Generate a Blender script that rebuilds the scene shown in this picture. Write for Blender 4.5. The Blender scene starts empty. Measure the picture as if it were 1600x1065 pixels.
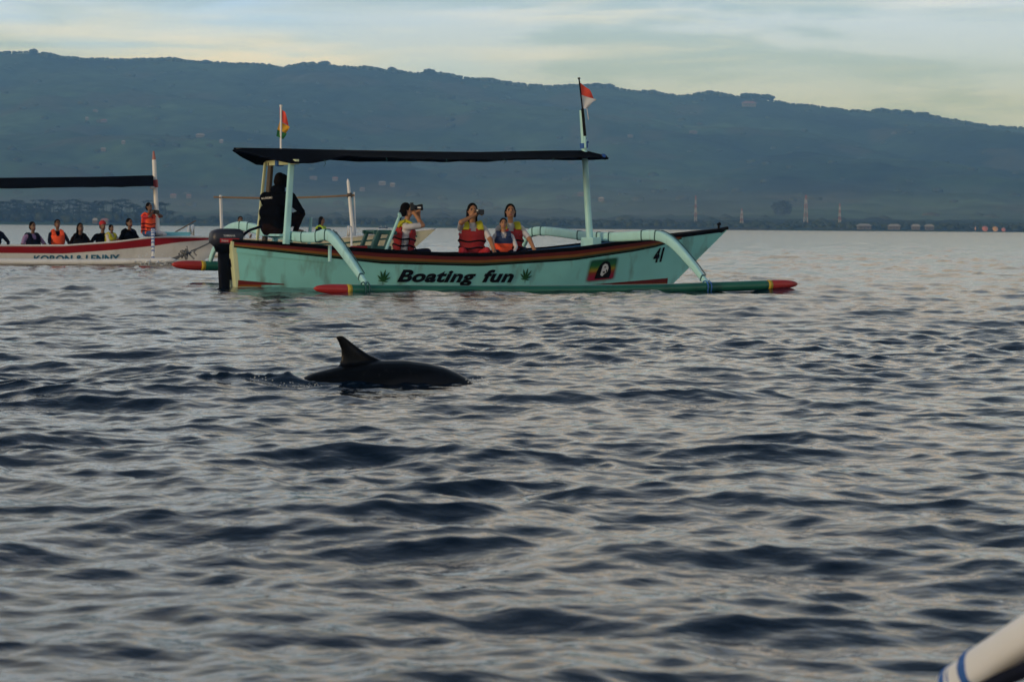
import bpy, bmesh, math, random
import numpy as np
from mathutils import Vector, Matrix

random.seed(11); np.random.seed(11)
SC = bpy.context.scene
COL = SC.collection
R = math.radians

# ------------------------------------------------------------------ camera
CAMH, FPX = 0.94, 4000.0
cam_d = bpy.data.cameras.new('camera'); cam = bpy.data.objects.new('camera', cam_d); COL.objects.link(cam)
cam_d.sensor_width = 36; cam_d.lens = 36 * FPX / 1600; cam_d.clip_end = 30000; cam_d.clip_start = 0.05
cam.matrix_world = Matrix.Translation((0, 0, CAMH)) @ Matrix.Rotation(math.pi/2 - 178/FPX, 4, 'X') @ Matrix.Rotation(0.0075, 4, 'Z')
cam_d.dof.use_dof = True; cam_d.dof.focus_distance = 27; cam_d.dof.aperture_fstop = 9.0
SC.camera = cam

# ------------------------------------------------------------------ sky, sun, exposure
SUN_AZ = math.atan2(-0.68, -0.73)      # direction towards the sun, in the x/y plane
SUN_EL = R(8)
w = bpy.data.worlds.new('World'); SC.world = w; w.use_nodes = True
nt = w.node_tree; N = nt.nodes; L = nt.links
bg = N['Background']
sky = N.new('ShaderNodeTexSky'); sky.sky_type = 'NISHITA'; sky.sun_disc = False
sky.sun_elevation = SUN_EL; sky.sun_rotation = math.pi/2 - SUN_AZ
sky.dust_density = 1.0; sky.air_density = 1.0; sky.ozone_density = 2.0
tc = N.new('ShaderNodeTexCoord')
def wmap(scale, loc=(0, 0, 0)):
    m = N.new('ShaderNodeMapping'); m.inputs['Scale'].default_value = scale; m.inputs['Location'].default_value = loc
    L.new(tc.outputs['Generated'], m.inputs['Vector']); return m
def wnoise(m, scale, detail, rough=0.55, dist=0.0):
    n = N.new('ShaderNodeTexNoise'); n.inputs['Scale'].default_value = scale; n.inputs['Detail'].default_value = detail
    n.inputs['Roughness'].default_value = rough; n.inputs['Distortion'].default_value = dist
    L.new(m.outputs[0], n.inputs['Vector']); return n
def wramp(src, a, b):
    r = N.new('ShaderNodeMapRange'); r.interpolation_type = 'SMOOTHSTEP'
    r.inputs['From Min'].default_value = a; r.inputs['From Max'].default_value = b
    L.new(src, r.inputs['Value']); return r
def wmix(fac, a, b):
    m = N.new('ShaderNodeMix'); m.data_type = 'RGBA'
    if isinstance(fac, float): m.inputs[0].default_value = fac
    else: L.new(fac, m.inputs[0])
    for s, v in ((6, a), (7, b)):
        if isinstance(v, tuple): m.inputs[s].default_value = v + (1,)
        else: L.new(v, m.inputs[s])
    return m
n1 = wnoise(wmap((9, 9, 62)), 1.0, 6, 0.55, 0.6)
n2 = wnoise(wmap((7, 7, 75), (3.1, 1.7, 0.4)), 1.0, 5, 0.5, 0.4)
n3 = wnoise(wmap((4, 4, 20), (8, 5, 2)), 1.0, 3)
SKYK = 1.0
sx = N.new('ShaderNodeSeparateXYZ'); L.new(tc.outputs['Generated'], sx.inputs[0])
def wcurve(src, stops):
    r = N.new('ShaderNodeValToRGB'); e = r.color_ramp.elements
    e[0].position, e[0].color = stops[0][0], tuple(stops[0][1]) + (1,); e[1].position, e[1].color = stops[-1][0], tuple(stops[-1][1]) + (1,)
    for p, c in stops[1:-1]: q = e.new(p); q.color = tuple(c) + (1,)
    L.new(src, r.inputs[0]); return r
vf = wcurve(sx.outputs[2], [(0, (.85,)*3), (.20, (.80,)*3), (.36, (.34,)*3), (.52, (.08,)*3), (1, (.03,)*3)])     # thin morning cloud, thickest near the horizon
vc = wcurve(sx.outputs[2], [(0, (.220, .402, 1.0)), (.085, (.232, .40, .96)), (.16, (.455, .385, .255)), (.35, (.345, .295, .19)), (1, (.18, .21, .25))])
vs_ = N.new('ShaderNodeVectorMath'); vs_.operation = 'SCALE'; vs_.inputs['Scale'].default_value = 23.5; L.new(vc.outputs[0], vs_.inputs[0])
pn = wnoise(wmap((3.2, 3.2, 10), (1.3, 0.4, 0.2)), 1.0, 3)                     # broad warm and cool patches of cloud
pc = wmix(wramp(pn.outputs[0], 0.40, 0.60).outputs[0], (0.90, 0.98, 1.04), (1.15, 1.02, 0.90))
vt = N.new('ShaderNodeMix'); vt.data_type = 'RGBA'; vt.blend_type = 'MULTIPLY'; vt.inputs[0].default_value = 1.0; L.new(vs_.outputs[0], vt.inputs[6]); L.new(pc.outputs[2], vt.inputs[7])
veil = wmix(vf.outputs[0], sky.outputs[0], vt.outputs[2])
gf = N.new('ShaderNodeMath'); gf.operation = 'MULTIPLY'; L.new(wramp(n1.outputs[0], 0.44, 0.62).outputs[0], gf.inputs[0]); L.new(vf.outputs[0], gf.inputs[1])
grey = wmix(gf.outputs[0], veil.outputs[2], (3.9, 6.6, 12.6))
pf = N.new('ShaderNodeMath'); pf.operation = 'MULTIPLY'
L.new(wramp(n2.outputs[0], 0.46, 0.70).outputs[0], pf.inputs[0]); L.new(wramp(n3.outputs[0], 0.36, 0.60).outputs[0], pf.inputs[1])
pg = N.new('ShaderNodeMath'); pg.operation = 'MULTIPLY'; L.new(pf.outputs[0], pg.inputs[0]); L.new(vf.outputs[0], pg.inputs[1])
peach = wmix(pg.outputs[0], grey.outputs[2], (9.0, 10.9, 16.0))
L.new(peach.outputs[2], bg.inputs['Color'])
bg.inputs['Strength'].default_value = 0.10

sun_d = bpy.data.lights.new('sun', 'SUN'); sun = bpy.data.objects.new('sun', sun_d); COL.objects.link(sun)
sun_d.energy = 1.5; sun_d.angle = R(14); sun_d.color = (1.0, 0.94, 0.87)
sd = Vector((math.cos(SUN_AZ)*math.cos(SUN_EL), math.sin(SUN_AZ)*math.cos(SUN_EL), math.sin(SUN_EL)))
sun.rotation_euler = sd.to_track_quat('Z', 'Y').to_euler()
sun.location = sd * 50

SC.view_settings.view_transform = 'Standard'; SC.view_settings.look = 'None'
SC.view_settings.exposure = 0.12; SC.view_settings.gamma = 1.0; SC.view_settings.use_curve_mapping = False
SC.render.engine = 'CYCLES'
SC.cycles.use_denoising = True
SC.cycles.max_bounces = 6; SC.cycles.volume_bounces = 0; SC.cycles.transparent_max_bounces = 8

# ------------------------------------------------------------------ materials
MATS = {}
def mat(name, col, rough=0.55, spec=0.5, metal=0.0, var=0.12, vscale=6.0, bump=0.0, bscale=40.0, vcol=None, dirt=None, sss=0.0):
    if name in MATS: return MATS[name]
    m = bpy.data.materials.new(name); m.use_nodes = True; MATS[name] = m
    t = m.node_tree; n = t.nodes; l = t.links; b = n['Principled BSDF']
    b.inputs['Roughness'].default_value = rough; b.inputs['Specular IOR Level'].default_value = spec; b.inputs['Metallic'].default_value = metal
    c = n.new('ShaderNodeTexCoord')
    base = None
    if vcol:
        a = n.new('ShaderNodeAttribute'); a.attribute_name = vcol; base = a.outputs['Color']
    nz = n.new('ShaderNodeTexNoise'); nz.inputs['Scale'].default_value = vscale; nz.inputs['Detail'].default_value = 5
    l.new(c.outputs['Object'], nz.inputs['Vector'])
    mr = n.new('ShaderNodeMapRange'); mr.inputs['To Min'].default_value = 1 - var*2; mr.inputs['To Max'].default_value = 1 + var*2
    l.new(nz.outputs[0], mr.inputs['Value'])
    mx = n.new('ShaderNodeMix'); mx.data_type = 'RGBA'; mx.blend_type = 'MULTIPLY'; mx.inputs[0].default_value = 1.0
    if base is not None: l.new(base, mx.inputs[6])
    else: mx.inputs[6].default_value = tuple(col) + (1,)
    l.new(mr.outputs[0], mx.inputs[7])
    out = mx.outputs[2]
    if dirt:
        n2_ = n.new('ShaderNodeTexNoise'); n2_.inputs['Scale'].default_value = dirt[1]; n2_.inputs['Detail'].default_value = 8
        mp = n.new('ShaderNodeMapping'); mp.inputs['Scale'].default_value = (1, 1, 0.35)
        l.new(c.outputs['Object'], mp.inputs[0]); l.new(mp.outputs[0], n2_.inputs['Vector'])
        r2 = n.new('ShaderNodeMapRange'); r2.inputs['From Min'].default_value = 0.56; r2.inputs['From Max'].default_value = 0.75
        r2.inputs['To Max'].default_value = dirt[2]
        l.new(n2_.outputs[0], r2.inputs['Value'])
        m2 = n.new('ShaderNodeMix'); m2.data_type = 'RGBA'; l.new(r2.outputs[0], m2.inputs[0]); l.new(out, m2.inputs[6])
        m2.inputs[7].default_value = tuple(dirt[0]) + (1,); out = m2.outputs[2]
    l.new(out, b.inputs['Base Color'])
    if sss: b.inputs['Subsurface Weight'].default_value = sss; b.inputs['Subsurface Radius'].default_value = (.01, .004, .002)
    if bump:
        n3_ = n.new('ShaderNodeTexNoise'); n3_.inputs['Scale'].default_value = bscale; n3_.inputs['Detail'].default_value = 4
        l.new(c.outputs['Object'], n3_.inputs['Vector'])
        bp = n.new('ShaderNodeBump'); bp.inputs['Strength'].default_value = bump; bp.inputs['Distance'].default_value = 0.02
        l.new(n3_.outputs[0], bp.inputs['Height']); l.new(bp.outputs[0], b.inputs['Normal'])
    return m

GRIME = ((0.12, 0.14, 0.10), 3.2, 0.8)
mat('mint_paint', (0.29, 0.72, 0.68), 0.42, var=0.06, vscale=2.5, bump=0.05, bscale=12, dirt=GRIME)
mat('turquoise_paint', (0.38, 0.71, 0.74), 0.45, var=0.07, vscale=5, bump=0.08, bscale=25, dirt=((0.12, 0.2, 0.2), 6.0, 0.4))
mat('cream_paint', (0.60, 0.68, 0.44), 0.5, var=0.08)
mat('black_paint', (0.004, 0.004, 0.005), 0.55, 0.1, var=0.2)
mat('red_paint', (0.15, 0.012, 0.008), 0.5, var=0.15)
mat('tip_red', (0.42, 0.03, 0.025), 0.4, var=0.12)
mat('ochre_paint', (0.27, 0.10, 0.014), 0.5, var=0.12)
mat('yellow_paint', (0.55, 0.38, 0.03), 0.45, var=0.1)
mat('green_stripe', (0.02, 0.05, 0.014), 0.5, var=0.15)
mat('float_green', (0.015, 0.13, 0.085), 0.3, var=0.12, vscale=3, dirt=((0.01, 0.03, 0.02), 4.0, 0.6))
mat('blue_lining', (0.045, 0.18, 0.38), 0.5, var=0.1)
mat('rope_blue', (0.02, 0.11, 0.40), 0.7, var=0.15)
mat('rope_dark', (0.02, 0.09, 0.11), 0.7, var=0.15)
mat('tarp_black', (0.0035, 0.0045, 0.007), 0.9, 0.03, var=0.25, vscale=8, bump=0.25, bscale=14)
mat('bamboo', (0.24, 0.16, 0.085), 0.55, var=0.22, vscale=9, bump=0.2, bscale=30)
mat('dark_bamboo', (0.07, 0.055, 0.04), 0.6, var=0.25, vscale=9)
mat('white_paint', (0.72, 0.73, 0.74), 0.45, var=0.05, dirt=((0.40, 0.39, 0.36), 4.0, 0.4))
mat('clean_white', (0.82, 0.84, 0.88), 0.4, var=0.04)
mat('boat_red', (0.30, 0.012, 0.018), 0.4, var=0.1)
mat('letter_black', (0.005, 0.005, 0.006), 0.55, 0.15, var=0.1)
mat('leaf_green', (0.012, 0.09, 0.022), 0.5, var=0.15)
mat('letter_teal', (0.02, 0.14, 0.24), 0.5, var=0.1)
mat('skin', (0.40, 0.20, 0.115), 0.5, var=0.08, sss=0.05)
mat('skin_dark', (0.16, 0.085, 0.055), 0.5, var=0.08)
mat('hair', (0.004, 0.003, 0.0026), 0.7, 0.08, var=0.2, vscale=30, bump=0.3, bscale=90)
mat('lips', (0.30, 0.09, 0.08), 0.45)
mat('eye_dark', (0.02, 0.014, 0.012), 0.2)
mat('vest_red', (0.34, 0.014, 0.016), 0.75, var=0.14, vscale=14, bump=0.3, bscale=30)
mat('vest_orange', (0.95, 0.10, 0.025), 0.7, var=0.1, vscale=14, bump=0.3, bscale=30)
mat('vest_yellow', (0.50, 0.48, 0.02), 0.7, var=0.1)
mat('vest_navy', (0.012, 0.03, 0.10), 0.75, var=0.15)
mat('neon_green', (0.42, 0.62, 0.05), 0.7, var=0.1)
mat('strap_black', (0.005, 0.005, 0.006), 0.7, 0.1)
mat('cloth_white', (0.62, 0.60, 0.64), 0.8, var=0.08, vscale=12, bump=0.3, bscale=25)
mat('cloth_lilac', (0.34, 0.22, 0.42), 0.8, var=0.1)
mat('cloth_red', (0.46, 0.02, 0.03), 0.8, var=0.1)
mat('cloth_black', (0.003, 0.0035, 0.005), 0.9, 0.02, var=0.25, vscale=9, bump=0.4, bscale=16)
mat('cloth_navy', (0.007, 0.010, 0.024), 0.85, 0.1, var=0.15)
mat('cloth_brown', (0.012, 0.006, 0.005), 0.85, 0.05, var=0.2)
mat('denim', (0.03, 0.08, 0.22), 0.8, var=0.15)
mat('motor_grey', (0.030, 0.034, 0.052), 0.4, 0.35, var=0.1)
mat('motor_dark', (0.0035, 0.005, 0.010), 0.55, 0.08, var=0.15)
mat('decal_red', (0.50, 0.015, 0.025), 0.4)
mat('decal_white', (0.72, 0.72, 0.72), 0.4)
mat('steel', (0.45, 0.45, 0.46), 0.35, metal=0.9)
mat('seat_green', (0.012, 0.09, 0.085), 0.45, var=0.15)
mat('flag_red', (0.85, 0.09, 0.05), 0.8, var=0.08)
mat('flag_white', (0.78, 0.76, 0.74), 0.8, var=0.05)
mat('flag_yellow', (0.80, 0.40, 0.02), 0.8, var=0.08)
mat('flag_green', (0.02, 0.18, 0.05), 0.8, var=0.1)
mat('camera_black', (0.008, 0.008, 0.009), 0.35)
mat('foam', (0.75, 0.78, 0.8), 0.6, var=0.05)
mat('net_grey', (0.16, 0.17, 0.18), 0.8, var=0.3, vscale=20, bump=0.5, bscale=40)
mat('roof_white', (0.32, 0.32, 0.32), 0.6); mat('roof_pink', (0.26, 0.13, 0.115), 0.7); mat('roof_tan', (0.19, 0.155, 0.12), 0.7)
mat('wall_pale', (0.13, 0.125, 0.115), 0.8); mat('dark_opening', (0.03, 0.03, 0.035), 0.6)
mat('mast_red', (0.34, 0.13, 0.11), 0.5); mat('mast_white', (0.5, 0.5, 0.48), 0.5)
mat('bark', (0.07, 0.05, 0.035), 0.9)

# ------------------------------------------------------------------ mesh helpers
def tag(o, label=None, cat=None, group=None, kind=None):
    if label: o['label'] = label
    if cat: o['category'] = cat
    if group: o['group'] = group
    if kind: o['kind'] = kind
    return o
def empty(name, loc=(0, 0, 0), rz=0.0):
    o = bpy.data.objects.new(name, None); COL.objects.link(o); o.location = loc; o.rotation_euler = (0, 0, rz); o.empty_display_size = 0.2
    return o
class MB:
    def __init__(s): s.v = []; s.f = []; s.m = []
    def add(s, vs, fs, mi=0):
        k = len(s.v); s.v += [tuple(p) for p in vs]; s.f += [tuple(i + k for i in f) for f in fs]; s.m += [mi]*len(fs); return s
    def box(s, c, size, mi=0, M=None, taper=1.0):
        a, b, d = [x/2 for x in size]
        vs = []
        for z, k in ((-d, 1.0), (d, taper)):
            for x, y in ((-a, -b), (a, -b), (a, b), (-a, b)): vs.append(Vector((x*k, y*k, z)))
        if M is not None: vs = [M @ p for p in vs]
        vs = [p + Vector(c) for p in vs]
        return s.add(vs, [(3, 2, 1, 0), (4, 5, 6, 7), (0, 1, 5, 4), (1, 2, 6, 5), (2, 3, 7, 6), (3, 0, 4, 7)], mi)
    def tube(s, pts, rad, seg=10, mi=0, sq=None, cap=True, up=Vector((0, 0, 1))):
        pts = [Vector(p) for p in pts]; n = len(pts)
        if not hasattr(rad, '__len__'): rad = [rad]*n
        vs = []; fs = []
        for i, p in enumerate(pts):
            t = (pts[min(i+1, n-1)] - pts[max(i-1, 0)]).normalized()
            u = up if abs(t.dot(up)) < 0.97 else Vector((1, 0, 0))
            x = t.cross(u).normalized(); y = x.cross(t).normalized()
            for k in range(seg):
                a = 2*math.pi*k/seg + (math.pi/seg)
                ca, sa = math.cos(a), math.sin(a)
                if sq:   # superellipse section: sq = (half width ratio, half height ratio, power)
                    e = 2/sq[2]
                    ca = math.copysign(abs(ca)**e, ca)*sq[0]; sa = math.copysign(abs(sa)**e, sa)*sq[1]
                vs.append(p + x*ca*rad[i] + y*sa*rad[i])
        for i in range(n-1):
            for k in range(seg):
                a, b = i*seg+k, i*seg+(k+1) % seg
                fs.append((a, b, b+seg, a+seg))
        if cap:
            fs.append(tuple(range(seg-1, -1, -1))); fs.append(tuple((n-1)*seg+k for k in range(seg)))
        return s.add(vs, fs, mi)
    def grid(s, P, mi=0, flip=False):
        r, c = len(P), len(P[0]); fs = []
        for i in range(r-1):
            for j in range(c-1):
                q = (i*c+j, i*c+j+1, (i+1)*c+j+1, (i+1)*c+j)
                fs.append(q[::-1] if flip else q)
        return s.add([p for row in P for p in row], fs, mi)
    def build(s, name, mats, parent=None, smooth=False, bevel=0.0):
        me = bpy.data.meshes.new(name); me.from_pydata([tuple(v) for v in s.v], [], s.f); me.update()
        if isinstance(mats, str): mats = [mats]
        for m in mats: me.materials.append(MATS[m])
        if len(mats) > 1: me.polygons.foreach_set('material_index', s.m)
        if smooth: me.polygons.foreach_set('use_smooth', [True]*len(me.polygons))
        o = bpy.data.objects.new(name, me); COL.objects.link(o)
        if parent is not None: o.parent = parent
        if bevel:
            b = o.modifiers.new('bevel', 'BEVEL'); b.width = bevel; b.segments = 2; b.limit_method = 'ANGLE'
        return o
def interp(x, pts):
    return float(np.interp(x, [p[0] for p in pts], [p[1] for p in pts]))
def spline(pts, n):
    """Catmull-Rom through pts, n samples per span"""
    P = [Vector(p) for p in pts]; out = []
    for i in range(len(P)-1):
        a, b, c, d = P[max(i-1, 0)], P[i], P[i+1], P[min(i+2, len(P)-1)]
        for k in range(n):
            t = k/n
            out.append(0.5*((2*b)+(c-a)*t+(2*a-5*b+4*c-d)*t*t+(3*b-a-3*c+d)*t**3))
    out.append(P[-1]); return out
def text_verts(body, shear=0.0, offset=0.0, align='LEFT', spacing=1.0):
    cu = bpy.data.curves.new('letters', 'FONT'); cu.body = body; cu.shear = shear; cu.offset = offset; cu.resolution_u = 4; cu.space_character = spacing
    o = bpy.data.objects.new('letters', cu); COL.objects.link(o)
    bpy.context.view_layer.update()
    me = bpy.data.meshes.new_from_object(o.evaluated_get(bpy.context.evaluated_depsgraph_get()))
    vs = [v.co.copy() for v in me.vertices]; fs = [tuple(p.vertices) for p in me.polygons]
    bpy.data.objects.remove(o); bpy.data.curves.remove(cu); bpy.data.meshes.remove(me)
    x0 = min(v.x for v in vs); x1 = max(v.x for v in vs); y0 = min(v.y for v in vs); y1 = max(v.y for v in vs)
    return [((v.x-x0)/(x1-x0), (v.y-y0)/(y1-y0)) for v in vs], fs

# ------------------------------------------------------------------ the sea
def vnoise(x, y, seed=0):
    xi = np.floor(x).astype(np.int64); yi = np.floor(y).astype(np.int64); fx = x-xi; fy = y-yi
    fx = fx*fx*(3-2*fx); fy = fy*fy*(3-2*fy)
    def hsh(a, b):
        v = np.sin(a*127.1 + b*311.7 + seed*74.7)*43758.5453; return v - np.floor(v)
    return (hsh(xi, yi)*(1-fx)+hsh(xi+1, yi)*fx)*(1-fy) + (hsh(xi, yi+1)*(1-fx)+hsh(xi+1, yi+1)*fx)*fy
def fbm(x, y, o=4, seed=0):
    s = 0; a = 0.5
    for k in range(o): s = s + a*vnoise(x*2**k, y*2**k, seed+k); a *= 0.5
    return s
def wave_set(seed):
    rs = np.random.RandomState(seed); W = []
    for i in range(140):
        lam = 0.085 * (5.2/0.085) ** (rs.rand())
        ang = -math.pi/2 + rs.normal(0.28, 0.68)      # travelling towards the camera, spread
        if rs.rand() < 0.22: ang += rs.choice([-1, 1]) * rs.uniform(0.6, 1.4)
        sl = 0.0166 * (0.6 + 0.8*rs.rand()) * float(np.interp(math.log(lam), [math.log(q) for q in (0.085, 0.16, 0.3, 0.8, 1.4, 2.5, 5.2)], [0.95, 1.45, 1.65, 1.00, 0.75, 0.5, 0.30]))
        W.append((lam, ang, sl*lam/(2*math.pi), rs.rand()*2*math.pi))
    return W
WAVES = wave_set(5)
DOL = Vector((-0.79, 15.15, 0.0)); DOL_H = R(16)
def sea_patch(X, Y, dr, dc):
    """vertical and horizontal displacement at rest points X, Y; dr, dc = local mesh spacing along and across"""
    MISS = np.zeros_like(X); Z = np.zeros_like(X); DX = np.zeros_like(X); DY = np.zeros_like(X)
    rr = np.hypot(X, Y) + 1e-6; ux, uy = X/rr, Y/rr
    for lam, ang, a, ph in WAVES:
        kx, ky = 2*math.pi/lam*math.cos(ang), 2*math.pi/lam*math.sin(ang)
        kr = np.abs(kx*ux + ky*uy); kt = np.abs(-kx*uy + ky*ux)
        q = np.maximum(kr*dr*0.5, kt*dc)                    # phase step between neighbouring vertices
        att = np.clip((2.6 - q)/1.2, 0, 1); MISS += (1-att)**2 * (a*2*math.pi/lam)**2 / 2
        th = kx*X + ky*Y + ph
        att = np.maximum(att, np.clip((rr-25)/30, 0, 1)*np.interp(rr, [0, 300, 1500, 3000], [1.1, 1.7, 0.8, 0.3]))
        s, c = np.sin(th), np.cos(th)
        Z += att*a*s
        DX += att*a*1.05*math.cos(ang)*c; DY += att*a*1.05*math.sin(ang)*c
    # gusts: patches of livelier and calmer water
    g = 0.45 + 1.20*fbm(X/2.6+3, Y/5.0+1, 3, 51) + 0.35*(fbm(X/0.9, Y/1.6, 2, 61)-0.37)
    Z *= g; DX *= g; DY *= g
    # the dolphin's wake: a broken ridge trailing behind the tail and a lip along its flank
    cx, cy = math.cos(DOL_H), math.sin(DOL_H)
    a = (X-DOL.x)*cx + (Y-DOL.y)*cy; b = -(X-DOL.x)*sy(cy) + (Y-DOL.y)*cx
    tail = np.exp(-((b+0.02)/0.035)**2) * np.clip((a+1.15)/0.12, 0, 1) * np.clip((-0.40-a)/0.1, 0, 1)
    Z += tail*(0.014 + 0.075*(fbm(a*13, b*15+5, 4, 21)-0.40))
    lip = np.exp(-((np.abs(b)-0.20)/0.05)**2) * np.clip((0.55-np.abs(a))/0.1, 0, 1)
    Z += lip*(0.004 + 0.05*(fbm(a*8, b*8+2, 4, 31)-0.42))
    return X+DX, Y+DY, Z, MISS
def sy(v): return v
def make_sea():
    rad = [0.4, 1.0, 1.8, 2.6, 3.3, 3.8, 4.2]
    while rad[-1] < 6500:
        d = rad[-1]
        if d < 120: st = max(0.0165, 0.95e-4*d*d)
        elif d < 300: st = 1.37*(d/120)**2.2
        else: st = 10.3*(d/300)**1.2
        rad.append(d + st)
    rad = np.array(rad); dr = np.gradient(rad)
    fine = np.arange(-0.245, 0.2451, 0.00125)
    rest = np.concatenate([np.arange(0.248, 0.70, 0.0055), np.linspace(0.72, math.pi, 30)])
    ang = np.concatenate([-rest[::-1], fine, rest])       # angle from +Y, clockwise positive
    dang = np.gradient(ang)
    RR, AA = np.meshgrid(rad, ang, indexing='ij')
    X = RR*np.sin(AA); Y = RR*np.cos(AA)
    DR = np.repeat(dr[:, None], len(ang), 1); DC = RR*np.abs(dang)[None, :]
    X2, Y2, Z2, MISS = sea_patch(X, Y, DR, DC)
    nr, nc = X.shape
    co = np.stack([X2, Y2, Z2], -1).reshape(-1, 3)
    i = np.arange(nr-1)[:, None]*nc; j = np.arange(nc-1)[None, :]
    q = np.stack([i+j, i+nc+j, i+nc+j+1, i+j+1], -1).reshape(-1, 4)
    me = bpy.data.meshes.new('sea')
    me.vertices.add(len(co)); me.vertices.foreach_set('co', co.astype(np.float32).ravel())
    me.loops.add(q.size); me.loops.foreach_set('vertex_index', q.astype(np.int32).ravel())
    me.polygons.add(len(q)); me.polygons.foreach_set('loop_start', np.arange(0, q.size, 4, dtype=np.int32))
    me.polygons.foreach_set('use_smooth', np.ones(len(q), bool))
    me.update(calc_edges=True)
    at = me.attributes.new('unresolved', 'FLOAT', 'POINT')           # roughness standing for ripples finer than the mesh
    at.data.foreach_set('value', np.sqrt(np.clip(np.sqrt(2*MISS)*0.6, 0.0012, np.interp(RR, [0, 60, 200, 800], [0.010, 0.014, 0.03, 0.05]))).astype(np.float32).ravel())
    m = bpy.data.materials.new('sea_water'); m.use_nodes = True; MATS['sea_water'] = m
    t = m.node_tree; n = t.nodes; l = t.links; b = n['Principled BSDF']
    b.inputs['Base Color'].default_value = (0.002, 0.010, 0.024, 1); b.inputs['Roughness'].default_value = 0.045
    b.inputs['IOR'].default_value = 1.333; b.inputs['Specular IOR Level'].default_value = 0.5
    ra = n.new('ShaderNodeAttribute'); ra.attribute_name = 'unresolved'; l.new(ra.outputs['Fac'], b.inputs['Roughness'])
    c = n.new('ShaderNodeTexCoord')
    h = None
    for sc_, st, loc in ((5.0, 0.012, 0), (14.0, 0.006, 7)):
        mp = n.new('ShaderNodeMapping'); mp.inputs['Scale'].default_value = (sc_, sc_*1.5, sc_); mp.inputs['Location'].default_value = (loc, loc, 0)
        mp.inputs['Rotation'].default_value = (0, 0, 0.25)
        nz = n.new('ShaderNodeTexNoise'); nz.inputs['Scale'].default_value = 1; nz.inputs['Detail'].default_value = 2; nz.inputs['Distortion'].default_value = 0.4
        l.new(c.outputs['Object'], mp.inputs[0]); l.new(mp.outputs[0], nz.inputs['Vector'])
        mm = n.new('ShaderNodeMath'); mm.operation = 'MULTIPLY'; mm.inputs[1].default_value = st; l.new(nz.outputs[0], mm.inputs[0])
        if h is None: h = mm.outputs[0]
        else:
            ad = n.new('ShaderNodeMath'); l.new(h, ad.inputs[0]); l.new(mm.outputs[0], ad.inputs[1]); h = ad.outputs[0]
    bp = n.new('ShaderNodeBump'); bp.inputs['Strength'].default_value = 0.55; bp.inputs['Distance'].default_value = 1.0
    l.new(h, bp.inputs['Height']); l.new(bp.outputs[0], b.inputs['Normal'])
    me.materials.append(m)
    o = bpy.data.objects.new('sea', me); COL.objects.link(o)
    tag(o, 'dark blue sea with small choppy waves and pale reflections', 'sea', kind='structure')
make_sea()

# ------------------------------------------------------------------ land
RIDGE = [(-900, 120), (-500, 100), (-200, 88), (0, 82), (40, 79), (75, 86), (130, 90), (240, 92), (330, 97), (400, 99), (440, 104), (465, 100), (500, 98), (545, 104), (600, 108), (640, 112),
         (690, 114), (740, 122), (800, 129), (870, 134), (920, 133), (960, 136), (1000, 142), (1060, 148), (1100, 144), (1150, 149), (1200, 154), (1230, 160), (1300, 168),
         (1350, 174), (1370, 172), (1430, 177), (1470, 184), (1500, 190), (1540, 195), (1600, 198), (1800, 215), (2200, 235), (2800, 250)]
YR, YS = 4200.0, 1450.0
def ridge_z(x):
    px = 800 + x*FPX/YR
    py = np.interp(px, [p[0] for p in RIDGE], [p[1] for p in RIDGE])
    return CAMH + (354.5 + 0.0075*(px-800) - py)/FPX*YR - 5.0      # the forest stands on this
def land_z(x, y):
    x = np.asarray(x, float); y = np.asarray(y, float)
    shore = YS + 30*(fbm(x/260, y*0+3, 3, 9)-0.5)
    t = np.clip((y-1950)/(YR-1950), 0, 1)
    prof = t**1.5
    spur = (np.abs(fbm(x/420 + y/1500, y/700, 4, 3)-0.47)*2.2 - 0.25)*70*np.sin(math.pi*t)**0.8
    back = np.clip((y-YR)/2600, 0, 1)
    z = np.clip((y-shore)/40, -1, 1)*1.6 + np.clip((y-shore-40)/500, 0, 1)*7 + ridge_z(x)*prof*(1-0.75*back*back*(3-2*back)) - 8*prof + spur*0.85*(1-back)
    return z
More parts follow.
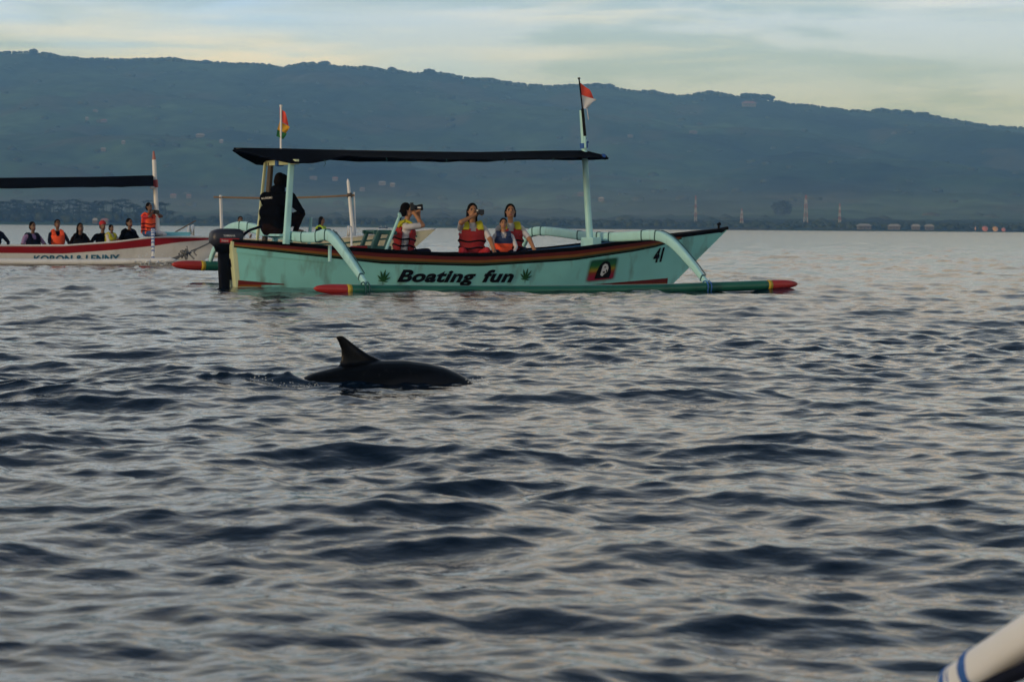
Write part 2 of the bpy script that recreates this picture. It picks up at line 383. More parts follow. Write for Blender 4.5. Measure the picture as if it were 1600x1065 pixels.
def make_land():
    xs = np.concatenate([np.arange(-2600, -1000, 40), np.arange(-1000, 1000, 7), np.arange(1000, 2601, 40)])
    ys = np.concatenate([np.arange(1400, 1560, 6), np.arange(1560, 4400, 9), np.arange(4400, 6400, 60)])
    X, Y = np.meshgrid(xs, ys, indexing='ij'); Z = land_z(X, Y) + ((fbm(X/12, Y/15, 2, 5)-0.37)*6 + (fbm(X/45, Y/60, 3, 15)-0.44)*9)*np.clip((Y-1600)/300, 0, 1)*np.clip((YR+60-Y)/120, 0.35, 1)
    fall = np.clip((np.abs(X)-1700)/800, 0, 1); Z = Z*(1-fall) - 3*fall
    nr, nc = X.shape
    i = np.arange(nr-1)[:, None]*nc; j = np.arange(nc-1)[None, :]
    q = np.stack([i+j, i+nc+j, i+nc+j+1, i+j+1], -1).reshape(-1, 4)
    me = bpy.data.meshes.new('hills'); co = np.stack([X, Y, Z], -1).reshape(-1, 3)
    me.vertices.add(len(co)); me.vertices.foreach_set('co', co.astype(np.float32).ravel())
    me.loops.add(q.size); me.loops.foreach_set('vertex_index', q.astype(np.int32).ravel())
    me.polygons.add(len(q)); me.polygons.foreach_set('loop_start', np.arange(0, q.size, 4, dtype=np.int32))
    me.update(calc_edges=True)
    tone = (0.4 + 2.8*np.clip(fbm(X/170, Y/260, 4, 71)-0.20, 0, 1)**1.3*1.8)*(0.45 + 1.25*fbm(X/22, Y/30, 3, 81))
    field = np.clip((fbm(X/90+7, Y/160, 3, 91)-0.56)/0.05, 0, 1)[..., None]          # cleared fields among the woods
    colr = np.array([0.030, 0.056, 0.030])*tone[..., None]*(1-0.6*field) + np.array([0.085, 0.085, 0.050])*0.6*field
    at = me.attributes.new('tint', 'FLOAT_COLOR', 'POINT'); at.data.foreach_set('color', np.concatenate([colr, np.ones(X.shape+(1,))], -1).astype(np.float32).ravel())
    m = mat('hill_woods', (0, 0, 0), 0.95, 0.05, var=0.2, vscale=0.08, vcol='tint')
    me.materials.append(m)
    o = bpy.data.objects.new('hills', me); COL.objects.link(o)
    tag(o, 'long forested hill ridge behind the shore, sloping down to the right', 'hills', kind='structure')
make_land()

def ico(sub=1, seed=0, flat=0.75, rough=0.25):
    bm = bmesh.new(); bmesh.ops.create_icosphere(bm, subdivisions=sub, radius=1.0)
    rs = np.random.RandomState(seed)
    v = np.array([p.co[:] for p in bm.verts]); f = np.array([[q.index for q in p.verts] for p in bm.faces]); bm.free()
    v *= (1 + rs.uniform(-rough, rough, (len(v), 1))); v[:, 2] *= flat
    return v, f
def make_forest():
    rs = np.random.RandomState(2)
    V = []; Fc = []; Cc = []; k = 0
    protos = [ico(1, s, 0.8, 0.28) for s in range(8)]; fine_ = [ico(2, s, 0.8, 0.22) for s in range(8)]
    pts = []
    # slope
    n = 500
    yy = 1650 + (YR + 25 - 1650)*rs.rand(n)**0.8; xx = rs.uniform(-1, 1, n)*(0.245*yy)
    for x, y in zip(xx, yy): pts.append((x, y, rs.uniform(3.5, 8.0), 0))
    # crest: closely set so that the skyline is uneven
    for x in np.arange(-1080, 1080, 3.2):
        pts.append((x+rs.uniform(-2, 2), YR + rs.uniform(-10, 10), 1.8 + 6.5*float(fbm(np.array(x/38.), np.array(2.0), 4, 8))**1.6*rs.uniform(.75, 1.25), 1))
    # coast belt
    for q in range(1900):
        y = rs.uniform(1478, 1640); x = rs.uniform(-1, 1)*0.24*y
        px = 800 + x*FPX/y
        tall = 1.0 if px < 270 else (0.35 if px < 380 else 0.1)
        pts.append((x, y, rs.uniform(1.8, 3.4)*(0.8+0.3*tall), 2 if tall == 1.0 else 3))
    def palm(seed):
        r2 = np.random.RandomState(seed); v = []; f = []
        for q in range(11):
            a = q*0.571*2 + r2.rand()*.4; up = r2.uniform(-.15, .75); c, s = math.cos(a), math.sin(a); n_ = len(v); ln = r2.uniform(.8, 1.15)
            for d, z, wd in ((0, 0, .05), (.5, .30*up+.18, .17), (1.0, -.15+up*.5, .03)):
                v += [(c*d*ln - s*wd, s*d*ln + c*wd, z), (c*d*ln + s*wd, s*d*ln - c*wd, z-.05)]
            f += [(n_, n_+2, n_+3), (n_, n_+3, n_+1), (n_+2, n_+4, n_+5), (n_+2, n_+5, n_+3)]
        n_ = len(v); v += [(-.05, 0, 0), (.05, 0, 0), (0, .06, 0), (-.07, .02, -4), (.07, .02, -4), (0, .08, -4)]
        f += [(n_, n_+1, n_+4), (n_, n_+4, n_+3), (n_+1, n_+2, n_+5), (n_+1, n_+5, n_+4)]
        return np.array(v), np.array(f)
    palms = [palm(k_) for k_ in range(6)]
    P = np.array(pts); z0 = land_z(P[:, 0], P[:, 1])
    for (x, y, r, kind), z in zip(pts, z0):
        v, f = palms[rs.randint(6)] if (kind == 2 and rs.rand() < .75) else (fine_ if kind in (1, 2, 3) else protos)[rs.randint(8)]; isp = len(f) == 48
        a = rs.rand()*6.28; c, s = math.cos(a), math.sin(a)
        vv = np.stack([v[:, 0]*c - v[:, 1]*s, v[:, 0]*s + v[:, 1]*c, v[:, 2]], -1)*r
        if isp: vv *= 1.15; lift = 4.0 + rs.rand()**1.3*8.0
        elif kind == 2: lift = rs.rand()*3.5
        elif kind == 3: lift = rs.uniform(-1.0, 1.2)
        elif kind == 0: vv[:, 2] *= 0.6; lift = 0.0
        else: lift = r*0.35
        vv += np.array([x, y, z + lift])
        V.append(vv); Fc.append(f+k); k += len(vv)
        g = rs.uniform(0.85, 1.15); col = np.array([0.045, 0.062, 0.028])*g
        if rs.rand() < 0.03 and kind == 0: col = np.array([0.08, 0.078, 0.045])*rs.uniform(.7, 1.2)
        Cc.append(np.repeat(np.append(col, 1)[None, :], len(vv), 0))
    V = np.concatenate(V); Fc = np.concatenate(Fc); Cc = np.concatenate(Cc)
    me = bpy.data.meshes.new('forest')
    me.vertices.add(len(V)); me.vertices.foreach_set('co', V.astype(np.float32).ravel())
    me.loops.add(Fc.size); me.loops.foreach_set('vertex_index', Fc.astype(np.int32).ravel())
    me.polygons.add(len(Fc)); me.polygons.foreach_set('loop_start', np.arange(0, Fc.size, 3, dtype=np.int32))
    me.update(calc_edges=True)
    at = me.attributes.new('tint', 'FLOAT_COLOR', 'POINT'); at.data.foreach_set('color', Cc.astype(np.float32).ravel())
    me.materials.append(mat('forest_leaves', (0, 0, 0), 0.9, 0.05, var=0.15, vscale=0.5, vcol='tint'))
    o = bpy.data.objects.new('forest', me); COL.objects.link(o)
    tag(o, 'dense dark forest covering the hillside and the shore', 'forest', kind='stuff')
make_forest()

def ground_at(px, py, ylo=1460, yhi=4190):
    """point on the land that is seen at a photograph pixel, found by marching along the sight line"""
    hz = 354.5 + 0.0075*(px-800)
    for y in np.arange(ylo, yhi, 6.0):
        x = (px-800)/FPX*y; z = CAMH + (hz-py)/FPX*y
        if land_z(x, y) >= z: return Vector((x, y, float(land_z(x, y))))
    x = (px-800)/FPX*yhi; return Vector((x, yhi, float(land_z(x, yhi))))

def leafy_tree(name, label, base, h, r, trunk_h, group, seed):
    rs = np.random.RandomState(seed)
    t = empty(name, base)
    tr = MB().tube([(0, 0, -1), (r*.04, 0, trunk_h*.6), (0, 0, h*0.75)], [r*.12, r*.09, r*.04], 7)
    for k in range(4):
        a = k*1.6 + rs.rand(); tr.tube([(0, 0, trunk_h*.8), (math.cos(a)*r*.6, math.sin(a)*r*.6, h*.65)], [r*.06, r*.02], 5)
    tr.build('trunk', 'bark', t)
    m = MB()
    for k in range(260):
        d = rs.normal(size=3); d /= np.linalg.norm(d); q = rs.uniform(0.45, 1.0)**0.6
        c = Vector((d[0]*r*q, d[1]*r*q, trunk_h + (h-trunk_h)*(0.5 + 0.5*d[2]*q)))
        s = r*rs.uniform(.10, .22)
        M = Matrix.Rotation(rs.rand()*6.28, 3, 'Z') @ Matrix.Rotation(rs.rand()*1.5, 3, 'X')
        m.add([c + M @ Vector(p)*s for p in ((-1, -.6, 0), (1, -.6, .2), (1.1, .7, -.1), (-.9, .7, .3), (0, 0, .6))], [(0, 1, 4), (1, 2, 4), (2, 3, 4), (3, 0, 4)])
    mat('tree_leaves', (0.035, 0.055, 0.022), 0.9, 0.15, var=0.3, vscale=0.6)
    m.build('crown', 'tree_leaves', t)
    tag(t, label, 'tree', group)
def at_depth(px, py, y):
    return Vector(((px-800)/FPX*y, y, CAMH + (354.5 + 0.0075*(px-800) - py)/FPX*y))
sk = [(668, 109, 9, 'lone bushy tree on the ridge left of the middle of the skyline'), (505, 97, 9, 'bushy tree on the skyline above the black canopy, right of the striped flag'),
      (1163, 146, 10, 'leftmost of three trees on the ridge bump at the right'), (1176, 147, 9, 'middle of three trees on the ridge bump at the right'),
      (1193, 149, 13, 'biggest tree on the ridge bump at the right'), (1372, 171, 11, 'leftmost tree of the row on the far right skyline'),
      (1395, 172, 9, 'second tree from the left in the far right skyline row'), (1413, 173, 9, 'third tree from the left in the far right skyline row'),
      (1440, 176, 8, 'rightmost tree of the row on the far right skyline'), (928, 131, 10, 'tree on the skyline just right of the red and white flag'),
      (948, 132, 9, 'second tree on the skyline right of the red and white flag'), (610, 106, 7, 'small tree on the skyline above the middle of the canopy'),
      (52, 78, 7, 'tree on the highest point of the ridge at the far left'), (320, 95, 7, 'small tree on the left skyline left of the striped flag'),
      (1105, 142, 7, 'small tree on the skyline rise above the bow')]
for i, (px, py, h, lab) in enumerate(sk):
    b = at_depth(px, py, YR-4); b.z = float(land_z(b.x, b.y))
    top = at_depth(px, py-1, YR-4).z
    leafy_tree('ridge_tree', lab, b, max(top-b.z-1.5, h*0.6), h*1.05, h*0.02, 'trees standing out on the ridge skyline', 40+i)
b = ground_at(1220, 341)
leafy_tree('round_tree', 'solitary round dark tree near the shore left of the tallest striped mast', b, 13.5, 8.0, 2.0, None, 77)

HOUSES = [(151, 173, 8, 'tan', 'small tan roofed house highest on the left hillside'), (138, 185, 5, 'white', 'tiny pale house on the left hillside just left of a pink roofed one'),
          (164, 188, 10, 'pink', 'pink roofed house high on the left hillside'), (195, 221, 6, 'white', 'small white roofed house on the hillside above the white boat mast'),
          (164, 232, 8, 'white', 'white roofed house on the hillside above the long black awning'), (314, 211, 14, 'white', 'widest white building on the hillside left of the striped flag'),
          (347, 221, 6, 'white', 'small white roofed house just left of the black canopy tip'), (273, 307, 10, 'pink', 'pink roofed house low on the slope right of the white mast'),
          (297, 308, 8, 'pink', 'pale pink roofed house low on the slope beside the bamboo roof pole'), (490, 277, 12, 'tan', 'tan roofed house seen under the canopy right of the skipper'),
          (524, 278, 9, 'pink', 'pink roofed house seen under the canopy left of the white mast tip'), (597, 284, 11, 'white', 'white roofed house on the slope above the woman with binoculars'),
          (613, 287, 8, 'white', 'small white house on the slope right beside a longer white roof'), (566, 296, 8, 'tan', 'tan house on the slope just right of the white mast'),
          (905, 304, 10, 'tan', 'tan roofed house on the slope just left of the turquoise canopy mast'), (937, 312, 9, 'white', 'pale house on the slope just right of the turquoise canopy mast'),
          (981, 212, 8, 'tan', 'tan roofed house halfway up the hill right of the red and white flag'), (1079, 207, 12, 'tan', 'tan roofed house halfway up the hill above the bow'),
          (1165, 165, 22, 'pink', 'long pinkish roofed building just under the ridge trees'),
          (1348, 351, 22, 'white', 'longest white roofed shed on the shore at the right'), (1395, 352, 20, 'white', 'second white roofed shed from the left on the right shore'),
          (1429, 354, 14, 'white', 'third white roofed shed from the left on the right shore'), (1450, 355, 14, 'white', 'rightmost white roofed shed on the right shore'),
          (163, 341, 12, 'pink', 'pink roofed shore house behind the passenger in the red cap'), (148, 341, 8, 'white', 'small white gabled shore house behind the white boat')]
def house(px, py, wpx, kind, label):
    b = ground_at(px, py+2)
    near = b.y < 1700
    if near: b = Vector(((px-800)/FPX*1470, 1470, max(0.3, float(land_z((px-800)/FPX*1470, 1470)))))
    W = wpx/FPX*b.y; D = W*0.55; H = max(2.0, W*0.20); Z = 0.0
    if not near: b.y -= 14; b.z = float(land_z(b.x, b.y)) + 1.0
    t = empty('shore_house' if near else 'hillside_house', b, random.uniform(-.25, .25))
    MB().box((0, 0, (H+Z)/2-.5), (W*.92, D*.9, H+Z+1)).build('wall', 'wall_pale', t)
    top = H+Z; rh = max(1.2, W*0.16)
    m = MB(); e = W*.56; d = D*.62; r_ = e*0.55
    m.add([(-e, -d, top), (e, -d, top), (e, d, top), (-e, d, top), (-r_, 0, top+rh), (r_, 0, top+rh)], [(0, 1, 5, 4), (2, 3, 4, 5), (1, 2, 5), (3, 0, 4), (3, 2, 1, 0)])
    m.build('roof', 'roof_'+kind, t)
    for k in (-.25, .25): MB().box((W*k, -D*.45-.03, H*.5+Z*.5), (W*.14, .12, H*.4)).build('window', 'dark_opening', t)
    MB().box((0, -D*.45-.03, H*.35), (W*.09, .12, H*.7)).build('door', 'dark_opening', t)
    tag(t, label, 'house', 'houses on the hill and shore')
for hh in HOUSES: house(*hh)

def radio_mast(px, ytop, ybase, label, wpx):
    b = at_depth(px, ybase, 1560); b.z = float(land_z(b.x, b.y)); H = at_depth(px, ytop, 1560).z - b.z; Wd = wpx/FPX*1560
    t = empty('radio_mast', b)
    nseg = 7
    for s in range(nseg):
        m = MB(); z0, z1 = H*s/nseg, H*(s+1)/nseg
        w0, w1 = Wd*(1-.72*s/nseg)/2, Wd*(1-.72*(s+1)/nseg)/2
        c0 = [(-w0, -w0), (w0, -w0), (w0, w0), (-w0, w0)]; c1 = [(-w1, -w1), (w1, -w1), (w1, w1), (-w1, w1)]
        rr = 0.075
        for k in range(4):
            a, bb = c0[k], c1[k]; a2, b2 = c0[(k+1) % 4], c1[(k+1) % 4]
            m.tube([(a[0], a[1], z0), (bb[0], bb[1], z1)], rr, 5); m.tube([(a[0], a[1], z0), (b2[0], b2[1], z1)], rr*.7, 4)
            m.tube([(a2[0], a2[1], z0), (bb[0], bb[1], z1)], rr*.7, 4); m.tube([(bb[0], bb[1], z1), (b2[0], b2[1], z1)], rr*.8, 4)
        m.build('mast_section', 'mast_red' if s % 2 == 0 else 'mast_white', t)
    tag(t, label, 'radio mast', 'striped masts on the shore')
radio_mast(1257, 305, 347, 'tallest red and white lattice mast on the shore', 7)
radio_mast(1157, 326, 347, 'red and white lattice mast on the shore just right of the bow tip', 5)
radio_mast(1310, 318, 347, 'slender red and white lattice mast right of the tallest one', 4)
radio_mast(1085, 306, 347, 'faint red and white lattice mast behind the front outrigger arm', 4)

def parasol(px, r, col, label, folded=False):
    x = (px-800)/FPX*1448; t = empty('beach_parasol', (x, 1448, 0.2))
    MB().tube([(0, 0, -.5), (0, 0, 2.6)], .05, 6).build('pole', 'mast_white', t)
    m = MB(); n = 12
    if folded: m.tube([(0, 0, .9), (0, 0, 1.6), (0, 0, 3.0)], [.38, .55, .05], 9)
    else:
        M = Matrix.Rotation(R(62), 3, 'X'); top = Vector((0, 0, r))
        vs = [top + M @ Vector((0, 0, r*.35))]
        for k in range(n): vs.append(top + M @ Vector((r*math.cos(2*math.pi*k/n), r*math.sin(2*math.pi*k/n), 0)))
        for k in range(n): vs.append(top + M @ Vector((r*.97*math.cos(2*math.pi*k/n), r*.97*math.sin(2*math.pi*k/n), -.12)))
        m.add(vs, [(0, 1+k, 1+(k+1) % n) for k in range(n)] + [(1+k, 1+n+k, 1+n+(k+1) % n, 1+(k+1) % n) for k in range(n)])
    m.build('canopy', col, t)
    tag(t, label, 'parasol', 'parasols on the beach')
mat('parasol_peach', (0.50, 0.32, 0.25), 0.8); mat('parasol_pink', (0.48, 0.19, 0.18), 0.8); mat('parasol_orange', (0.52, 0.32, 0.17), 0.8)
parasol(1522, 1, 'parasol_peach', 'folded peach parasol standing on the beach, leftmost of four', True)
parasol(1537, 1.7, 'parasol_pink', 'open pinkish red parasol on the beach')
parasol(1553, 1.6, 'parasol_orange', 'open orange parasol on the beach')
parasol(1566, 1.2, 'parasol_pink', 'small pink parasol at the right end of the beach row')

# ------------------------------------------------------------------ air: haze round everything, a low mist bank on the shore
def volume_mat(name, col, dens, aniso=0.0):
    m = bpy.data.materials.new(name); m.use_nodes = True; t = m.node_tree; t.nodes.clear()
    o = t.nodes.new('ShaderNodeOutputMaterial'); v = t.nodes.new('ShaderNodeVolumePrincipled')
    v.inputs['Color'].default_value = tuple(col) + (1,); v.inputs['Density'].default_value = dens; v.inputs['Anisotropy'].default_value = aniso; v.inputs['Absorption Color'].default_value = (1, 1, 1, 1)
    t.links.new(v.outputs[0], o.inputs['Volume']); MATS[name] = m; return m
volume_mat('haze_air', (0.17, 0.42, 1.0), 0.00034)
hz = MB().box((0, 0, 160), (13400, 13400, 340)).build('haze', 'haze_air'); hz.display_type = 'WIRE'
tag(hz, 'thin blue morning haze over sea and hills', 'haze', kind='stuff')
volume_mat('mist_air', (0.72, 0.82, 0.93), 0.00011)
def mist(name, c, s, label):
    bm = bmesh.new(); bmesh.ops.create_icosphere(bm, subdivisions=3, radius=1.0)
    me = bpy.data.meshes.new(name); bm.to_mesh(me); bm.free(); me.materials.append(MATS['mist_air'])
    o = bpy.data.objects.new(name, me); COL.objects.link(o); o.location = c; o.scale = s
    tag(o, label, 'mist', kind='stuff')
for k_, h_ in enumerate((13, 21, 31, 43)): mist('mist', (-150+60*k_, 2050+40*k_, 2), (900-60*k_, 420, h_), 'low pale mist bank lying along the foot of the hills')
mist('mist', (-420, 1850, 10), (330, 150, 11), 'thin streak of mist behind the palms on the left shore')

# ------------------------------------------------------------------ people
class Shape:
    """primitives (round cones and ellipsoids) that are fused into one continuous skin"""
    def __init__(s): s.p = []
    def cone(s, a, b, ra, rb, m): s.p.append(('c', np.array(a, float), np.array(b, float), ra, rb, m)); return s
    def ball(s, c, r, m): s.p.append(('e', np.array(c, float), np.array(r, float), 0, 0, m)); return s
    def xf(s, M, i0=0):
        A = np.array(M.to_3x3()); t = np.array(M.translation)
        for i in range(i0, len(s.p)):
            k, a, b, ra, rb, m = s.p[i]
            s.p[i] = (k, A@a+t, (A@b+t) if k == 'c' else b, ra, rb, m)
    def raw(s):
        mb = MB()
        for k, a, b, ra, rb, m in s.p:
            bm = bmesh.new()
            if k == 'e':
                bmesh.ops.create_uvsphere(bm, u_segments=14, v_segments=9, radius=1.0)
                vs = [Vector(a) + Vector((v.co.x*b[0], v.co.y*b[1], v.co.z*b[2])) for v in bm.verts]
                bm.verts.index_update(); fs = [tuple(v.index for v in f.verts) for f in bm.faces]; mb.add(vs, fs)
            else:
                A, B = Vector(a), Vector(b); d = B-A; ln = max(d.length, 1e-5); t = d/ln
                n_ = 10 if max(ra, rb) > .02 else 7
                ps = []; rs_ = []
                for q in range(4): th = math.pi/2*(1-q/4); ps.append(A - t*ra*math.sin(th)*.999); rs_.append(max(ra*math.cos(th), 1e-4))
                ps.append(A); rs_.append(ra); ps.append(B); rs_.append(rb)
                for q in range(1, 5): th = math.pi/2*q/4; ps.append(B + t*rb*math.sin(th)); rs_.append(max(rb*math.cos(th), 1e-4))
                mb.tube(ps, rs_, n_)
            bm.free()
        return mb
    def sdf(s, P):
        D = []
        for k, a, b, ra, rb, m in s.p:
            if k == 'e':
                q = (P-a)/b; n_ = np.linalg.norm(q, axis=1); D.append((n_-1)*b.min())
            else:
                ab = b-a; t = np.clip(((P-a)@ab)/max(ab@ab, 1e-9), 0, 1)
                D.append(np.linalg.norm(P-(a+t[:, None]*ab), axis=1) - (ra+(rb-ra)*t))
        return np.array(D)
    def build(s, name, voxel, parent=None, smooth=2, dec=0.5):
        o = s.raw().build(name, 'skin')
        m = o.modifiers.new('r', 'REMESH'); m.mode = 'VOXEL'; m.voxel_size = voxel
        if smooth: m = o.modifiers.new('s', 'SMOOTH'); m.iterations = smooth; m.factor = 0.5
        if dec < 1: m = o.modifiers.new('d', 'DECIMATE'); m.ratio = dec
        bpy.context.view_layer.update()
        me = bpy.data.meshes.new_from_object(o.evaluated_get(bpy.context.evaluated_depsgraph_get()))
        old = o.data; o.modifiers.clear(); o.data = me; bpy.data.meshes.remove(old); me.name = name
        names = sorted(set(q[5] for q in s.p)); me.materials.clear()
        for n_ in names: me.materials.append(MATS[n_])
        nf = len(me.polygons); c = np.zeros(nf*3); me.polygons.foreach_get('center', c); c = c.reshape(-1, 3)
        own = np.array([names.index(q[5]) for q in s.p])[np.argmin(s.sdf(c), 0)]
        me.polygons.foreach_set('material_index', own.astype(np.int32)); me.polygons.foreach_set('use_smooth', np.ones(nf, bool))
        me.update()
        if parent is not None: o.parent = parent
        return o
def ik(S, H, l1, l2, pole):
    S, H, pole = Vector(S), Vector(H), Vector(pole); d = H-S; L_ = d.length
    if L_ > (l1+l2)*.995: H = S + d.normalized()*(l1+l2)*.995; d = H-S; L_ = d.length
    a = (l1*l1-l2*l2+L_*L_)/(2*L_); hgt = math.sqrt(max(l1*l1-a*a, 0)); t = d/L_
    p = (pole - t*pole.dot(t)).normalized()
    return S + t*a + p*hgt, H
def hand(sh, W, Dr, palm_n, m, grip=0.7, r=0.0105):
    """palm and five bent fingers: W wrist, Dr pointing direction, palm_n the way the palm faces"""
    W = Vector(W); Dr = Vector(Dr).normalized(); pn = Vector(palm_n); pn = (pn - Dr*pn.dot(Dr)).normalized(); sd_ = Dr.cross(pn).normalized()
    sh.cone(W, W+Dr*.03, .026, .03, m)
    for k, (off, ln) in enumerate(((-.030, .062), (-.010, .072), (.010, .067), (.029, .052))):
        b = W + Dr*.085 + sd_*off
        sh.cone(W+Dr*.02+sd_*off*.7, b, .016, .014, m)
        k1 = b + (Dr*math.cos(grip) + pn*math.sin(grip))*ln*.55
        k2 = k1 + (Dr*math.cos(grip*2.2) + pn*math.sin(grip*2.2))*ln*.55
        sh.cone(b, k1, r, r*.92, m); sh.cone(k1, k2, r*.92, r*.75, m)
    b = W + Dr*.03 - sd_*.03; k1 = b + (Dr*.6 - sd_*.6 + pn*.4).normalized()*.038; k2 = k1 + (Dr*.8 + pn*.6 - sd_*.1).normalized()*.03
    sh.cone(b, k1, .013, .011, m); sh.cone(k1, k2, .011, .009, m)

def person(label, loc, heading, scale=1.0, lean=0.1, twist=0.0, head_yaw=0.0, head_pitch=0.0, lh=(.25, .25, .1), rh=(.25, -.25, .1), lpole=(-.3, 1, -.6), rpole=(-.3, -1, -.6),
           legs='sit', skin='skin', shirt='cloth_white', sleeve='short', trousers='cloth_navy', hair='short', vest=None, vest_top=None, straps=True, cap=None, knees=None, vz=.45, foot_k=.92,
           voxel=0.010, bulk=1.0, drop=0.42, group=None, grip=0.7, jacket=False):
    S = Shape(); b = bulk
    # trunk
    S.cone((0, -.075, 0), (0, .075, 0), .115*b, .115*b, trousers)
    S.cone((0, -.05, .12), (0, .05, .12), .112*b, .112*b, shirt); S.cone((0.005, -.065, .26), (0.005, .065, .26), .115*b, .115*b, shirt)
    S.cone((0, -.085, .38), (0, .085, .38), .112*b, .112*b, shirt); S.cone((-.012, -.145, .465), (-.012, .145, .465), .066*b, .066*b, shirt)
    S.cone((-.01, 0, .49), (.0, 0, .52), .075, .06, shirt)
    nb = len(S.p)
    S.cone((0, 0, .52), (.014, 0, .62), .05, .047, skin)
    hd0 = len(S.p)
    S.ball((0, 0, .745), (.094, .074, .108), skin); S.cone((.038, -.012, .672), (.038, .012, .672), .05, .05, skin); S.cone((.05, 0, .70), (.062, 0, .665), .045, .030, skin)
    S.cone((.092, 0, .745), (.112, 0, .715), .010, .014, skin)
    for sgn in (-1, 1):
        S.ball((-.005, sgn*.076, .735), (.018, .012, .03), skin)
        S.ball((.083, sgn*.032, .752), (.012, .015, .009), 'eye_dark'); S.cone((.088, sgn*.018, .775), (.080, sgn*.048, .775), .006, .005, 'hair')
    S.cone((.088, -.018, .683), (.088, .018, .683), .009, .009, 'lips')
    H = Shape()
    if hair:
        H.ball((-.016, 0, .765), (.094, .086, .104), 'hair'); H.ball((-.04, 0, .72), (.075, .082, .09), 'hair')
        if hair in ('long', 'tied'):
            for sgn in (-1, 1): H.cone((-.02, sgn*.07, .74), (-.02, sgn*.072, .66), .03, .024, 'hair')
        if hair == 'long':
            for y in (-.055, -.02, .02, .055): H.cone((-.055, y, .70), (-.085, y*1.3, .42), .04, .022, 'hair')
        if hair == 'tied': H.cone((-.09, 0, .72), (-.11, 0, .58), .035, .02, 'hair')
    HM = Matrix.Translation((0, 0, .60)) @ Matrix.Rotation(head_yaw, 4, 'Z') @ Matrix.Rotation(head_pitch - lean, 4, 'Y') @ Matrix.Translation((0, 0, -.60))
    S.xf(HM, hd0); H.xf(HM)
    # whole upper body leans about the pelvis
    LM = Matrix.Rotation(twist, 4, 'Z') @ Matrix.Rotation(lean, 4, 'Y')
    S.xf(LM, 1); H.xf(LM)
    # arms
    for sgn, tgt, pole in ((1, lh, lpole), (-1, rh, rpole)):
        sp = LM @ Vector((-.01, sgn*.185*b, .455))
        e, h_ = ik(sp, tgt, .275, .25, pole)
        up = shirt; fo = shirt if sleeve == 'long' else skin
        k = 1.22 if jacket else 1.0
        if sleeve == 'none': up = skin
        mid = sp.lerp(e, .8)
        S.cone(sp, mid, .056*b*k, .05*k, up); S.cone(mid, e, .046*k, .043*k, up if sleeve == 'long' else fo)
        S.cone(e, h_, .042*k, .029*k, fo)
        dr = (h_-e).normalized(); hand(S, h_+dr*.01, dr, Vector((0, -sgn, 0)) + Vector((.2, 0, -.3)), skin, grip)
    # legs
    if legs == 'sit':
        kn = knees or [(.40, .12, .05), (.40, -.12, .05)]
        for sgn, k in ((1, kn[0]), (-1, kn[1])):
            k = Vector(k); ft = Vector((k.x*foot_k+.02, k.y, k.z-drop))
            S.cone((.0, sgn*.085, -.01), k, .088*b, .062, trousers); S.cone(k, ft, .058, .04, trousers); S.cone(ft, ft+Vector((.14, 0, -.03)), .038, .03, skin)
    elif legs == 'squat':
        for sgn, k in ((1, knees[0]), (-1, knees[1])):
            k = Vector(k); ft = Vector((k.x*.72, k.y*.9, -.06))
            S.cone((.0, sgn*.085, -.01), k, .092*b, .068, trousers); S.cone(k, ft, .06, .042, trousers); S.cone(ft, ft+Vector((.15, 0, -.02)), .04, .03, skin)
    if jacket:
        S.cone((-.02, -.12, .05), (-.02, .12, .05), .15, .15, shirt); S.cone((-.03, -.13, .22), (-.03, .13, .22), .135, .135, shirt)
    body = S.build('person', voxel)
    body.location = loc; body.rotation_euler = (0, 0, heading); body.scale = (scale,)*3
    tag(body, label, 'person', group)
    if hair: H.build('hair', voxel, body, 2, .5)
    if cap:
        C_ = Shape(); C_.ball((-.01, 0, .79), (.105, .092, .085), cap); C_.cone((.07, -.03, .80), (.07, .03, .80), .03, .03, cap); C_.cone((.13, -.03, .79), (.13, .03, .79), .012, .012, cap)
        if cap == 'cloth_red' and hair == 'veil': pass
        C_.xf(HM); C_.xf(LM); C_.build('cap', voxel, body, 1, .5)
    if vest:
        vt = vest_top or vest
        m = MB()
        def rad(z): return interp(z, [(-.05, .128), (.1, .135), (.3, .14), (.42, .13), (.5, .085)])*b, interp(z, [(-.05, .175), (.1, .17), (.3, .19), (.42, .185), (.5, .13)])*b
        def pt(a, z, o_):
            rx, ry = rad(z); return LM @ Vector(((rx+o_)*math.cos(a), (ry+o_*.8)*math.sin(a), z))
        for c0 in (0, math.pi):
            na, nz = 14, 14; zs = [-.03 + .53*i/(nz-1) for i in range(nz)]
            for j in range(nz-1):
                z0, z1 = zs[j], zs[j+1]; half = R(66) if z0 < .36 else R(58)
                for i in range(na-1):
                    a0, a1 = c0-half+2*half*i/(na-1), c0-half+2*half*(i+1)/(na-1)
                    mid_ = abs((a0+a1)/2-c0)
                    if z0 > .41 and mid_ < R(10 + (z0-.41)*300): continue
                    th = .045 + .008*math.sin(j*2.2) ; q = 0 if z0 < vz else 1
                    p = [pt(a0, z0, .004), pt(a1, z0, .004), pt(a1, z1, .004), pt(a0, z1, .004), pt(a0, z0, th), pt(a1, z0, th), pt(a1, z1, th), pt(a0, z1, th)]
                    m.add(p, [(3, 2, 1, 0), (4, 5, 6, 7), (0, 1, 5, 4), (1, 2, 6, 5), (2, 3, 7, 6), (3, 0, 4, 7)], q)
        for sgn in (-1, 1):
            pts = [LM @ Vector((x, sgn*y, z)) for x, y, z in ((.13, .12, .44), (.10, .115, .50), (.03, .11, .545), (-.05, .11, .545), (-.11, .115, .50), (-.14, .12, .44))]
            m.tube(spline(pts, 3), .035, 8, 1, sq=(1.5, .7, 3), up=Vector((1, 0, .01)))
        v = m.build('life_vest', [vest, vt], body)
